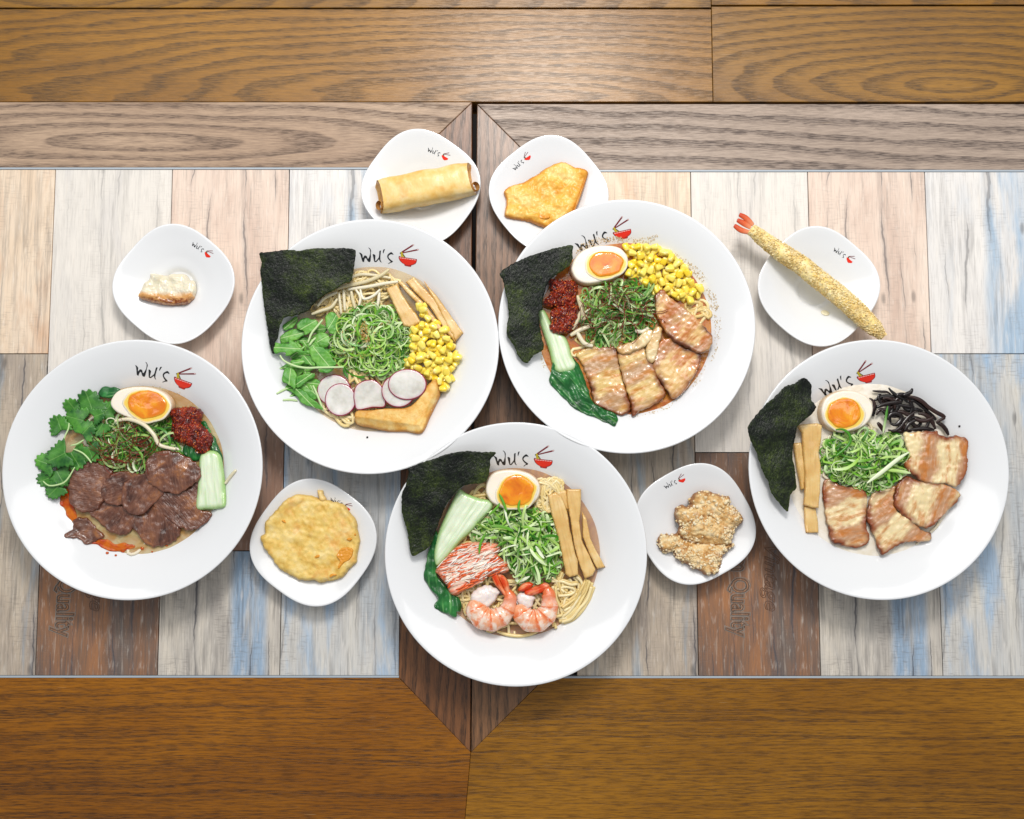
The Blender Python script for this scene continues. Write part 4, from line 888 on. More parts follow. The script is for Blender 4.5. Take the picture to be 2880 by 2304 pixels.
for i, (pts, z, lb) in enumerate([
    ([(440,1190),(500,1180),(560,1230),(600,1275),(560,1300),(515,1322),(470,1290),(415,1280),(410,1260),(440,1235)], .0362, 'small torn scrap of beef in the chili oil at the lower left'),
    ([(520,1080),(600,1050),(700,1090),(760,1130),(780,1200),(740,1255),(660,1250),(600,1200),(540,1140)], .0366, 'half sunk beef slice just right of the torn scrap in the beef bowl'),
    ([(790,1130),(880,1110),(980,1140),(1050,1220),(1030,1290),(960,1325),(880,1325),(830,1270),(780,1200)], .0368, 'lowest beef slice, fanned over the pale broth at the bottom of the beef bowl'),
    ([(930,1010),(1040,1020),(1165,940),(1170,1040),(1180,1120),(1235,1135),(1200,1190),(1130,1230),(1060,1215),(990,1160),(930,1110),(895,1050)], .0392, 'wide beef slice against the cut end of the bok choy stem'),
    ([(455,880),(520,850),(600,870),(650,910),(615,980),(600,1060),(560,1110),(480,1120),(425,1070),(415,990),(430,930)], .0398, 'dark beef slice beside the cilantro, leftmost of the large beef slices'),
    ([(650,930),(700,905),(770,905),(830,930),(800,990),(760,1060),(700,1085),(640,1075),(608,1030),(620,970)], .0412, 'ragged beef slice second from the cilantro in the beef bowl'),
    ([(760,960),(860,920),(930,950),(960,1010),(900,1080),(850,1130),(790,1140),(735,1090),(735,1010)], .0430, 'beef slice in the middle of the fan, with amber gristle'),
    ([(880,840),(930,795),(1000,785),(1070,805),(1140,850),(1168,900),(1165,935),(1100,985),(1040,1015),(960,1000),(900,960),(870,900)], .0458, 'round beef slice on top of the fan, nearest the green onion')]):
    cx, cy = np.mean(pts, 0); pts = [(cx + (x - cx) * 1.12, cy + (y - cy) * 1.12) for x, y in pts]
    food('beef_slice', FM['beef'], 'A', 'A', pts, lb, 'beef slice', 'braised beef slices', z0=z, t=0.0024, rnd=0.0012, amp=0.0030, nf=52, amp2=0.0007, nf2=240, rag=0.0017, ragf=240, axis=20 + 37 * i, seed=i + 3.3)

# ------------------------------------------------------------------ bowl with arugula and tofu (B)
broth('B', mk_broth('broth_clear', '#e0a42c', '#efc868', 0.32), 'clear golden broth in the arugula bowl')
strands('noodles', FM['noodle'], 'B', [(500,640),(560,530),(640,470),(750,410),(830,400),(960,415),(1060,420),(1000,480),(960,560),(900,630),(700,650),(560,680)], 40, 'thin noodles under the bean sprouts of the arugula bowl', 'noodles', seed=13, rad=0.0016, z=.0352, hmax=.005, curl=(0.02, 0.06))
strands('noodles', FM['noodle'], 'B', [(560,1270),(720,1050),(940,1050),(1000,1200),(900,1290),(780,1370),(680,1370)], 16, 'thin noodles under the radish slices of the arugula bowl', 'noodles', seed=14, rad=0.0018)
BSL = ['long bean sprout lying on top, pointing up right toward the lettering', 'bean sprout arched behind the long one, nearest the lettering', 'straight bean sprout ending at the first bamboo strip', 'upright bean sprout in the middle of the gap under the long sprout', 'upright bean sprout left of the middle one', 'short upright bean sprout near the bamboo, above the green onion', 'bean sprout running along the lower seaweed edge', 'bean sprout at the seaweed edge, above the lowest one', 'thin curved bean sprout looping between the upright ones', 'leftmost upright bean sprout, very thin', 'short bent bean sprout just above the green onion']
for i, (p, r) in enumerate([([(645,497),(700,480),(830,450),(930,410),(988,368)], .0030), ([(670,480),(730,430),(800,402),(900,408),(1000,425)], .0024), ([(720,500),(860,480),(950,462),(1048,448)], .0027), ([(738,495),(750,560),(768,625)], .0026), ([(690,500),(694,560),(700,640)], .0024), ([(925,515),(920,570),(908,622)], .0024), ([(480,662),(540,640),(610,615),(650,560)], .0026), ([(520,610),(560,560),(620,530),(650,520)], .0024), ([(800,500),(820,560),(880,545),(930,500)], .0022), ([(660,520),(668,590),(676,660)], .0020), ([(770,500),(800,550),(790,610)], .0022)]):
    strand('bean_sprout', FM['sprout'], 'B', 'B', p, BSL[i], 'bean sprout', r * 0.74, z=0.0405 + 0.0006 * i + (0.003 if i in (0, 2) else 0), group='bean sprouts in the arugula bowl', rv=(i * 0.37) % 1)
nori('B', [(140,262),(200,255),(262,245),(330,238),(400,245),(480,232),(600,228),(700,228),(768,245),(762,330),(752,400),(735,450),(690,462),(640,500),(560,540),(500,590),(450,640),(380,670),(300,690),(270,760),(260,820),(240,850),(238,915),(222,915),(205,850),(195,780),(175,640),(160,540),(150,430),(143,380),(152,330)], [(140,262,.066), (760,240,.062), (230,880,.052)], 'square dark seaweed sheet at the upper left rim of the arugula bowl', 1.3)
for lb, p, z in (('thick bamboo shoot strip nearest the green onion in the arugula bowl', [(965,490),(1045,462),(1075,530),(1120,600),(1170,660),(1200,715),(1130,748),(1085,745),(1040,650),(1000,560)], .0425), ('bamboo shoot strip second from the green onion, running down beside the corn', [(1040,450),(1075,445),(1150,520),(1220,590),(1290,680),(1330,740),(1400,840),(1428,862),(1408,885),(1370,830),(1300,760),(1240,680),(1180,600),(1100,520)], .0400), ('bamboo shoot strip third from the green onion, cut square at its top', [(1095,450),(1150,415),(1200,470),(1290,560),(1330,640),(1420,800),(1425,850),(1370,790),(1310,700),(1260,620),(1180,540)], .0385), ('outermost bamboo shoot strip against the rim of the arugula bowl', [(1215,440),(1300,540),(1380,650),(1475,785),(1425,838),(1370,740),(1310,620),(1260,530)], .0400)):
    food('bamboo_shoot', FM['menma'], 'B', 'B', p, lb, 'bamboo shoot', 'bamboo shoot strips', z0=z, t=0.0036, rnd=0.0009, amp=0.0005, nf=90, sharp=True, rag=0.0004, ragf=150)
MC = 'M'
ARL = ['pale arugula leaf under the long curved stalk', 'wet dark arugula leaf beside the greenish radish slice', 'arugula leaf under the left edge of the curly green onion', 'rounded arugula leaf lying against the lower seaweed edge', 'small arugula leaf tip overlapping the seaweed, highest on the left', 'lowest arugula leaf, stretching along the rim toward the radish', 'ruffled arugula leaf near the seaweed, at the top of the heap', 'broad pale arugula leaf next to the bean sprouts', 'arugula leaf pointing right above the greenish radish', 'upright arugula leaf at the far left of the rim, lower heap', 'little arugula leaf right under the spiky one', 'arugula leaf half under the stalk, above the greenish radish', 'small arugula leaf between the ruffled and the large oval one', 'large oval arugula leaf with a clear midrib, in the middle', 'spiky bright arugula leaf pointing left at the rim, over the seaweed corner', 'slim arugula leaf along the bend of the long stalk']
rng = random.Random(3)
for i in range(24):
    cx, cy = rng.uniform(330, 900), rng.uniform(480, 1420); a = rng.uniform(0, 360); L_ = rng.uniform(120, 190)
    if cy > 1150: cx = rng.uniform(380, 640)
    if cx + cy > 2000: continue
    pts = [(cx + L_ * math.cos(R(a)) * u_ - L_ * 0.42 * w_ * math.sin(R(a)), cy - L_ * math.sin(R(a)) * u_ - L_ * 0.42 * w_ * math.cos(R(a))) for u_, w_ in ((-1, 0), (-.6, .45), (-.3, .7), (-.1, .55), (.2, 1), (.6, .85), (1, 0), (.7, -.8), (.3, -1), (0, -.6), (-.3, -.75), (-.6, -.4))]
    food('arugula_leaf', FM['arugula'], 'B', MC, pts, 'arugula leaf half buried under the other leaves of the tofu bowl', 'arugula leaf', 'buried arugula leaves in the tofu bowl', z0=0.0366 + 0.0002 * i, t=0.0006, rnd=0.0005, amp=0.0022, nf=70, axis=a, step=0.0011)
AR = [[(370,1060),(520,990),(680,1000),(700,1080),(540,1130),(430,1230),(400,1120)], [(480,1360),(600,1300),(720,1330),(760,1500),(640,1530)], [(650,650),(800,580),(900,680),(850,800),(700,760)], [(200,640),(330,550),(480,530),(540,600),(450,680),(330,720),(210,740)], [(230,480),(300,430),(410,350),(440,420),(380,500),(260,560)], [(300,1400),(440,1380),(560,1440),(680,1560),(800,1680),(640,1640),(500,1600),(430,1490)], [(440,520),(470,420),(560,370),(640,400),(700,400),(740,470),(700,530),(560,620),(530,570)], [(850,330),(930,300),(1000,320),(1030,440),(1000,560),(920,600),(830,480)], [(420,1250),(500,1190),(620,1165),(690,1200),(600,1260),(520,1330),(480,1365),(420,1360)], [(295,1060),(350,1080),(410,1150),(425,1220),(420,1290),(405,1390),(330,1340),(240,1290),(235,1170)], [(540,900),(640,930),(700,1060),(600,1040),(480,1010)], [(700,1000),(860,1050),(980,1060),(900,1160),(760,1150)], [(560,700),(680,690),(760,800),(640,860)], [(625,800),(750,790),(820,800),(900,900),(990,1040),(870,1070),(740,1060),(640,960)], [(620,850),(560,838),(500,835),(440,770),(380,710),(300,655),(300,700),(320,740),(250,735),(180,735),(100,738),(50,752),(80,810),(130,885),(200,870),(270,880),(262,915),(300,922),(360,890),(430,870),(500,880),(610,895)], [(330,1000),(450,960),(540,1010),(420,1060)]]
for i, p in enumerate(AR):
    food('arugula_leaf', FM['arugula'], 'B', MC, p, ARL[i], 'arugula leaf', 'arugula leaves in the tofu bowl', z0=0.0395 + 0.0009 * i, t=0.0006, rnd=0.0005, amp=0.0028, nf=65, amp2=0.0005, nf2=300, rag=0.0013, ragf=190, axis=[20, -40, 30, 15, 40, -45, 30, 60, 35, 85, -50, 20, -30, -50, -3, 10][i], step=0.001)
ASL = ['long curved arugula stalk sweeping right across the leaves', 'arugula stalk slanting up between the top leaves', 'lower arugula stalk tip poking over the left rim', 'lowest arugula stalk tip lying on the bare rim', 'thin arugula stalk running down beside the radish slices', 'short arugula stalk piece left of the curly green onion']
for i, p in enumerate([[(190,910),(250,990),(400,1060),(560,1090),(760,1085),(1100,1080)], [(590,730),(640,600),(720,500),(800,400)], [(165,1470),(240,1420),(320,1370)], [(250,1560),(340,1550),(440,1560)], [(660,1340),(720,1470),(810,1700)], [(610,770),(650,710),(700,660)]]):
    strand('arugula_stalk', FM['stem'], 'B', MC, p, ASL[i], 'stem', 0.0012, z=0.0520 if i in (0, 1, 5) else 0.0415, group='arugula stems in the tofu bowl', rv=0.6)
heap('scallion_shreds', FM['scallion'], 'B', [(600,900),(620,800),(690,660),(740,610),(880,600),(1010,620),(1080,720),(1130,830),(1130,930),(1050,1010),(960,1065),(850,1050),(760,1000),(680,990),(610,960)], 380, 'curly green onion shreds sprinkled with garlic in the arugula bowl', 'green onion', hmax=0.02, seed=22, curl=(0.005, 0.016), length=(0.018, 0.05), wid=(0.0009, 0.0036))
crumbs('garlic_crumbs', FM['crumb'], 'B', 'B', [(640,740),(760,720),(850,740),(1010,660),(1010,700),(900,800),(980,900),(900,930),(720,980),(660,860)], 90, 'fried garlic crumbs on the curly green onion', 'garlic crumbs', z=0.0585, seed=4, size=(0.0004, 0.0011))
crumbs('garlic_crumbs', FM['crumb'], 'B', 'B', [(790,760),(830,700),(850,760),(870,840),(810,850)], 110, 'thick cluster of fried garlic crumbs in the middle of the curly green onion', 'garlic crumbs', z=0.0600, seed=5, size=(0.0005, 0.0013))
_a, _b = at(*S('B', [(770, 1335)])[0], .045), at(*S('B', [(1200, 1395)])[0], .045); _n = Vector(((_b - _a).y, -(_b - _a).x, 0)).normalized()
_c, _d = at(*S('B', [(1195, 1400)])[0], .045), at(*S('B', [(1318, 1130)])[0], .045); _m = Vector(((_d - _c).y, -(_d - _c).x, 0)).normalized()
def tofu_h(x, y):
    p = Vector((x, y, 0)); d = max((p - Vector((_a.x, _a.y, 0))).dot(_n), (p - Vector((_c.x, _c.y, 0))).dot(_m) + 0.001); return 1 - 0.75 * min(1.0, max(0.0, d / 0.011)) ** 0.8
food('fried_tofu', FM['tofu'], 'B', 'B', [(772,1298),(860,1290),(960,1278),(1100,1272),(1170,1225),(1235,1130),(1300,1085),(1322,1180),(1300,1240),(1260,1330),(1205,1442),(1100,1432),(980,1428),(870,1405),(770,1378)], 'thick wedge of golden fried tofu below the radish slices', 'fried tofu', z0=0.0375, t=0.013, hf=tofu_h, rnd=0.0022, amp=0.0007, nf=120, amp2=0.0003, nf2=500, axis=10)
for lb, p, z in (('greenish radish slice half hidden, nearest the arugula', ell(628, 1160, 112, 104, 0, 18), .0405), ('round radish slice overlapping the greenish one', ell(670, 1222, 103, 108, 0, 18), .0425), ('radish slice behind the topmost one, resting on the tofu', ell(1050, 1165, 112, 108, 10, 18), .0490), ('radish slice with a straight cut lower edge, middle of the row', [(755,1185),(772,1130),(815,1100),(855,1091),(895,1094),(940,1130),(963,1190),(961,1268),(880,1275),(782,1290),(760,1240)], .0445), ('topmost radish slice, largest, beside the corn', ell(1108, 1122, 127, 102, 0, 20), .0515)):
    food('radish_slice', FM['radish'], 'B', 'B', p, lb, 'radish slice', 'radish slices on the tofu bowl', z0=z, t=0.0014, rnd=0.0006, amp=0.0006, nf=40)
corn('B', [(1185,740),(1310,700),(1310,765),(1360,765),(1400,850),(1410,900),(1450,930),(1440,985),(1400,1010),(1405,1080),(1370,1150),(1325,1155),(1310,1080),(1250,1085),(1190,1040),(1085,1005),(1095,965),(1145,940),(1140,870),(1130,800),(1140,765)], 62, 'yellow corn kernel in the heap between bamboo and radish of the arugula bowl', 'corn kernels in the arugula bowl', 7, z=0.0410)
corn('B', [(1175,605),(1215,600),(1248,650),(1240,695),(1190,680)], 3, 'yellow corn kernel stranded on the bamboo shoots above the heap', 'stray corn kernels on the bamboo', 9, z=0.0465)

# ------------------------------------------------------------------ bowl with brown broth (C)
broth('C', mk_broth('broth_brown', '#b85a04', '#d68a22', 0.80, 55), 'brown oily broth in the bowl with browned pork')
RES = [[(560,395),(600,340),(700,300),(850,290),(1000,300),(1090,278),(1100,300),(1040,335),(900,330),(760,320),(640,360),(580,400)], [(1200,390),(1290,440),(1380,510),(1430,580),(1400,600),(1330,520),(1230,430)], [(1420,620),(1480,680),(1500,760),(1470,800),(1440,720)], [(1460,790),(1510,820),(1520,900),(1500,1000),(1470,1100),(1440,1120),(1480,960)], [(1400,1110),(1430,1140),(1380,1240),(1330,1290),(1350,1220)], [(330,1030),(400,1090),(400,1180),(370,1200),(330,1110)], [(850,1470),(950,1480),(1060,1440),(1200,1370),(1280,1330),(1180,1420),(1040,1470)]]
for i, p in enumerate(RES):
    crumbs('broth_residue', FM['residue'], 'C', 'C', p, [230, 110, 80, 70, 30, 40, 50][i], 'speckled tan broth residue on the %s of the brown broth bowl' % ['wall below the lettering', 'wall beside the corn', 'wall right of the corn', 'right wall beyond the pork', 'lower right wall', 'wall under the seaweed tip', 'lower wall under the pork'][i], 'residue', z=0.0300, zj=0.0, size=(0.0003, 0.0011), seed=40 + i)
strands('noodles', FM['noodle'], 'C', [(560,930),(640,900),(900,900),(1060,880),(1060,1010),(900,1050),(640,1020),(570,1080)], 16, 'pale noodles between the green onion and the pork of the brown broth bowl', 'noodles', seed=15, rad=0.0018)
strands('noodles', FM['noodle'], 'C', [(1260,690),(1380,720),(1430,800),(1420,860),(1330,760)], 6, 'brothy noodles by the corn edge of the brown broth bowl', 'noodles', seed=16, rad=0.0018)
nori('C', [(540,332),(543,380),(545,420),(520,470),(450,520),(390,570),(360,640),(345,720),(345,760),(320,780),(330,880),(345,960),(350,1020),(290,1060),(240,1115),(190,1080),(160,1010),(110,930),(105,880),(120,800),(110,700),(95,630),(80,560),(60,520),(100,480),(150,450),(240,410),(330,380),(430,350)], [(60,520,.070), (540,335,.058), (240,1110,.056)], 'tall dark seaweed sheet at the left rim of the brown broth bowl', 2.1)
egg('C', [(527,480),(560,410),(620,360),(700,335),(790,332),(860,350),(905,395),(917,440),(900,490),(850,540),(780,570),(700,592),(630,597),(570,575),(537,530)], [(655,440),(690,390),(750,370),(830,385),(880,420),(880,465),(850,510),(790,535),(715,535),(665,500)], 'half egg with brown stained skin beside the corn in the brown broth bowl', z=0.0385)
corn('C', [(880,345),(930,335),(1010,350),(1100,345),(1170,362),(1200,400),(1270,450),(1328,515),(1338,560),(1395,620),(1395,670),(1330,705),(1250,680),(1180,660),(1095,670),(1075,620),(1020,590),(1000,540),(905,530),(925,480),(930,420)], 66, 'yellow corn kernel in the heap right of the egg of the brown broth bowl', 'corn kernels in the brown broth bowl', 8, z=0.0400)
heap('scallion_shreds', FM['scallionD'], 'C', [(605,640),(700,600),(860,570),(1000,550),(1090,600),(1090,700),(1100,800),(1080,890),(1000,930),(900,1000),(780,1000),(650,980),(615,880),(605,760)], 330, 'dark green onion shreds under chili threads in the brown broth bowl', 'green onion', hmax=0.015, seed=23, wid=(0.0012, 0.0038), curl=(0.01, 0.06), length=(0.012, 0.034))
CBL = ['white bean sprout leaning on the lower chili paste', 'white bean sprout slanting from the paste toward the bok choy', 'bean sprout crossing over the top of the bok choy stem', 'bean sprout at the lower left of the green onion', 'bean sprout by the fat strip below the green onion']
for i, p in enumerate([[(575,665),(600,740),(630,835)], [(600,770),(575,830),(540,890)], [(530,930),(600,890),(660,870)], [(570,900),(620,980),(680,1000)], [(960,900),(1010,905),(1050,880)]]):
    strand('bean_sprout', FM['sprout'], 'C', 'C', p, CBL[i], 'bean sprout', 0.0024, z=0.0445, group='bean sprouts in the brown broth bowl', rv=i * 0.2)
threads('C', 'C', [(660,700),(760,650),(870,620),(1000,680),(1120,740),(1100,840),(950,880),(800,860),(640,860),(560,880)], 80, 'fine dark chili threads on the green onion of the brown broth bowl', 0.0525, 32)
cp = food('chili_paste', FM['chili'], 'C', 'C', [(380,545),(420,550),(470,560),(550,565),(580,610),(570,690),(560,720),(540,740),(430,745),(360,730),(355,690),(400,640)], 'upper lump of red chili paste under the egg, against the seaweed', 'chili paste', z0=0.0415, t=0.010, rnd=0.009, amp=0.0028, nf=190, amp2=0.0012, nf2=520, step=0.0009, rag=0.0016, ragf=330)
flakes(cp)
bokchoy('C', 'C', [(318,795),(328,760),(352,757),(376,790),(405,850),(445,905),(492,935),(520,985),(540,1060),(575,1130),(520,1175),(430,1165),(388,1030),(348,910)], [(390,1240),(400,1180),(415,1100),(470,1060),(520,1050),(550,1080),(590,1130),(630,1230),(680,1370),(760,1420),(840,1462),(828,1532),(790,1525),(700,1480),(560,1420),(470,1330)], 'whole bok choy with long green leaf, below the chili paste', z=0.0395, zl=0.0405, axis_s=-70, axis_l=-48)
cp = food('chili_paste', FM['chili'], 'C', 'C', [(405,760),(480,730),(570,720),(585,760),(560,850),(520,908),(450,915),(395,890),(398,820)], 'lower lump of red chili paste lying across the bok choy stem', 'chili paste', z0=0.0450, t=0.006, rnd=0.007, amp=0.0022, nf=200, amp2=0.001, nf2=520, step=0.0009, rag=0.0016, ragf=330)
flakes(cp)
for i, (lb, mt, p, z, ax) in enumerate([
    ('pork slice standing leftmost beside the bok choy leaf', 'porkC', [(570,1060),(640,1010),(740,1005),(835,1010),(850,1100),(870,1200),(900,1300),(930,1390),(925,1440),(850,1462),(780,1430),(690,1380),(650,1230),(610,1130)], .0385, -70),
    ('narrow pork slice in the middle at the bottom of the brown broth bowl', 'porkC', [(845,1040),(900,1010),(1000,990),(1040,1060),(1090,1140),(1130,1240),(1170,1320),(1090,1390),(1000,1430),(940,1470),(930,1380),(900,1280),(870,1180)], .0405, -65),
    ('pork slice with dark browned lower corner, under the topmost slice', 'porkC2', [(1100,1030),(1130,960),(1200,950),(1290,1010),(1390,1050),(1385,1130),(1340,1220),(1280,1310),(1210,1350),(1150,1270),(1080,1150),(1080,1090)], .0425, -40),
    ('wavy strip of pale pork fat below the green onion', 'fat', [(838,1005),(950,965),(1040,890),(1080,900),(1060,975),(960,1035),(880,1055)], .0450, 20),
    ('curled pale fat flap left of the topmost pork slice', 'fat', [(1030,1040),(1055,940),(1100,870),(1140,890),(1130,960),(1085,1110),(1040,1085)], .0455, 80),
    ('topmost pork slice, orange browned, right of the green onion', 'porkC2', [(1090,670),(1140,620),(1180,660),(1250,720),(1330,780),(1420,870),(1478,940),(1460,1010),(1400,1050),(1300,1010),(1200,950),(1150,880),(1110,800),(1095,740)], .0475, -45)]):
    food('pork_slice', FM[mt], 'C', 'C', p, lb, 'pork slice', 'pork slices in the brown broth bowl', z0=z, t=0.0032, rnd=0.0014, amp=0.0022, nf=44, amp2=0.0007, nf2=240, rag=0.0012, ragf=250, axis=ax, seed=i * 2.2)

# ------------------------------------------------------------------ bowl with shrimp (D)
broth('D', mk_broth('broth_soy', '#b86a04', '#e09a20', 0.45, 50), 'clear brown broth in the shrimp bowl')
NQ = [[(1620,510),(1560,640),(1530,760),(1560,900),(1640,1040)], [(1525,700),(1535,850),(1590,960),(1600,1060),(1540,1070)], [(1800,560),(1860,640),(1850,760),(1780,900),(1700,1020),(1600,1090)], [(1960,620),(1930,740),(1860,870),(1770,1010),(1660,1120),(1560,1130)], [(1985,690),(1925,850),(1830,990),(1720,1110),(1600,1150)], [(1480,620),(1600,630),(1720,660),(1800,655)], [(1530,730),(1640,690),(1740,710),(1770,750),(1700,790),(1560,800)], [(1610,600),(1620,740),(1600,840)], [(1610,970),(1720,890),(1800,820),(1850,740)], [(1640,1010),(1740,950),(1800,890)], [(1520,1060),(1580,1100),(1680,1090)], [(1480,1130),(1500,1200)], [(1900,620),(1860,720),(1800,830),(1760,950)], [(1560,560),(1580,700),(1640,830),(1720,870)], [(1700,580),(1740,660),(1720,760),(1640,860),(1630,960)], [(1480,560),(1530,620),(1600,720),(1640,760)], [(1940,600),(1880,760),(1800,900),(1730,980)], [(1900,800),(1830,890),(1740,1010),(1640,1100)]]
rng = random.Random(4); V, F, A = [], [], []
for i, p in enumerate(NQ):
    for j in range(3):
        ox, oy = (0, 0) if j == 0 else (rng.uniform(-42, 42), rng.uniform(-36, 36)); zz = 0.0375 + 0.0030 * ((i * 5) % 7) / 7 - (0.0022 if j else 0)
        w = [tuple(at(*S('Q', [(x + ox + rng.uniform(-8, 8), y + oy + rng.uniform(-8, 8))])[0], zz + 0.0012 * math.sin(k * 1.7 + i))) for k, (x, y) in enumerate(p)]
        P = crom(w, 0.0022, closed=False, dim=3)
        if len(P) > 3: tube_geo(V, F, A, P, 0.00165 * rng.uniform(.85, 1.1), 8, 0.9, rng.random())
tag(mesh_of('noodles', V, F, A, FM['noodle']), 'tangled noodles right of the shrimp', 'noodles', kind='stuff')
strands('noodles', FM['noodle'], 'D', [(1000,400),(1080,385),(1150,420),(1140,560),(1080,600),(1000,560)], 26, 'noodles between the egg and the bamboo strips of the shrimp bowl', 'noodles', seed=18, rad=0.0016, hmax=.005, curl=(0.014, 0.04))
strands('noodles', FM['noodle'], 'D', [(470,1120),(560,1080),(700,1000),(1000,1050),(1000,1300),(850,1370),(700,1360),(560,1290)], 30, 'noodles under the crab stick and the shrimp', 'noodles', seed=19, rad=0.0016, curl=(0.02, 0.06))
strands('noodles', FM['noodle'], 'D', [(590,470),(650,420),(720,560),(700,640),(620,680),(520,780),(620,800),(560,840),(450,820)], 14, 'noodles between the egg and the bok choy of the shrimp bowl', 'noodles', seed=20, rad=0.0018)
strand('noodle', FM['noodle'], 'D', 'D', [(730,1370),(800,1392),(880,1400),(960,1385),(1010,1360)], 'single noodle curving along the bottom edge under the shrimp', 'noodle', 0.0019, z=.0365)
nori('D', [(160,345),(150,320),(215,290),(270,270),(330,250),(400,225),(520,205),(620,210),(723,215),(690,260),(685,310),(660,400),(560,420),(500,440),(450,490),(400,560),(350,680),(310,790),(285,830),(240,860),(205,880),(180,880),(165,830),(150,720),(125,630),(112,560),(118,480),(140,420)], [(150,320,.070), (720,215,.060), (190,870,.055)], 'broad olive black seaweed sheet at the upper left of the shrimp bowl', 3.4)
egg('D', [(653,455),(665,390),(710,340),(780,322),(870,325),(950,350),(1000,395),(1016,450),(1000,510),(950,560),(870,580),(780,580),(700,545),(665,500)], [(742,480),(762,420),(800,375),(870,358),(930,385),(968,430),(962,490),(930,540),(870,560),(800,555),(755,525)], 'half egg with bright yellow rimmed yolk above the green onion of the shrimp bowl', z=0.039)
for lb, p, z in (('long bamboo shoot strip nearest the green onion of the shrimp bowl', [(1060,490),(1110,470),(1150,500),(1185,590),(1205,720),(1230,830),(1255,920),(1258,1005),(1200,1022),(1175,1000),(1150,880),(1120,740),(1080,600)], .0425), ('middle bamboo shoot strip of the shrimp bowl, broad and pale at its top', [(1180,450),(1275,450),(1275,560),(1265,660),(1280,780),(1330,880),(1370,970),(1350,1010),(1300,1030),(1270,960),(1230,830),(1205,650),(1185,540)], .0405), ('thin bamboo shoot strip nearest the rim of the shrimp bowl', [(1280,590),(1310,640),(1340,780),(1380,860),(1433,955),(1380,970),(1330,880),(1285,760)], .039), ('short bamboo end tucked behind the long strip of the shrimp bowl', [(1105,470),(1180,455),(1190,520),(1195,600),(1160,560)], .0385)):
    food('bamboo_shoot', FM['menma'], 'D', 'D', p, lb, 'bamboo shoot', 'bamboo shoot strips', z0=z, t=0.0034, rnd=0.0009, amp=0.0006, nf=90, sharp=True, rag=0.0004, ragf=150)
bokchoy('D', 'D', [(490,452),(540,480),(620,510),(680,520),(705,545),(690,590),(640,640),(570,720),(490,800),(430,870),(350,950),(322,900),(335,780),(370,680),(420,570),(460,490)], [(335,720),(365,770),(420,830),(370,930),(340,1010),(400,1070),(420,1110),(480,1150),(503,1200),(495,1245),(470,1245),(465,1280),(400,1260),(330,1215),(345,1150),(300,1100),(262,1030),(265,960),(280,880),(305,800)], 'bok choy with wide white stem, left of the crab stick', z=0.0415, zl=0.042, axis_s=55, axis_l=95)
crab = food('crab_stick', FM['crab'], 'D', 'D', [(333,970),(400,890),(470,820),(560,795),(680,795),(740,810),(755,840),(740,880),(800,930),(805,985),(750,1000),(690,1005),(640,1050),(560,1090),(455,1140),(415,1105),(410,1080),(350,1010)], 'shredded red and white crab stick beside the bok choy', 'crab stick', z0=0.0405, t=0.010, rnd=0.008, amp=0.0014, nf=90, amp2=0.0008, nf2=260, axis=22, rag=0.0008, ragf=300, ridge=(0.0005, 190, 9.0))
rng = random.Random(8); CPX = [(333,970),(400,890),(470,820),(560,795),(680,795),(740,810),(755,840),(740,880),(800,930),(805,985),(750,1000),(690,1005),(640,1050),(560,1090),(455,1140),(415,1105),(410,1080),(350,1010)]
c_, pol_ = sample_in(S('D', CPX), 150, rng, z=.049); V, F, A = [], [], []; dd_ = edge_dist(np.array(c_), pol_)
for p, e in zip(c_, dd_):
    th = R(24) + rng.uniform(-.22, .22); L_ = rng.uniform(0.012, 0.030); n_ = 9; path = []; x, y = p[0] - math.cos(th) * L_ / 2, p[1] - math.sin(th) * L_ / 2
    for j in range(n_):
        if inside(np.array([[x, y]]), pol_)[0]: path.append((x, y, 0.0505 + 0.0012 * math.sin(j * .8 + p[0] * 900) - 0.002 * max(0, 1 - edge_dist(np.array([[x, y]]), pol_)[0] / 0.004)))
        th += rng.uniform(-.16, .16); x += math.cos(th) * L_ / n_; y += math.sin(th) * L_ / n_
    if len(path) > 3: tube_geo(V, F, A, path, rng.uniform(0.0004, 0.0009), 5, 0.7, rng.uniform(0, 0.35) if rng.random() < (0.75 if e < 0.006 else 0.30) else rng.uniform(0.5, 1))
tag(mesh_of('crab_fibres', V, F, A, FM['fibre'], crab), kind='stuff')
heap('scallion_shreds', FM['scallion'], 'D', [(560,720),(640,640),(720,590),(780,560),(880,560),(1000,600),(1090,640),(1110,720),(1130,850),(1145,920),(1120,1000),(1060,1035),(960,1060),(870,1050),(800,960),(760,900),(700,840),(620,790)], 430, 'bright green onion shreds in the middle of the shrimp bowl', 'green onion', hmax=0.020, seed=24, curl=(0.014, 0.09), length=(0.012, 0.032), wid=(0.0010, 0.0050))
SLL = ['green onion sliver overlapping the left of the yolk in the shrimp bowl', 'green onion sliver overlapping the right of the yolk in the shrimp bowl', 'green onion sliver hanging over the crab stick', 'green onion sliver beside the cut end of the bok choy stem']
for i, pts in enumerate(([(745,480),(770,530),(795,600)], [(880,520),(870,570),(890,620)], [(615,870),(625,800),(660,730)], [(680,620),(730,570),(750,540)])):
    strand('scallion_tip', FM['scallion'], 'D', 'D', pts, SLL[i], 'green onion', 0.0013, z=.0535, group='loose green onion slivers in the shrimp bowl', taper=0.3, flat=0.4, rv=0.3)
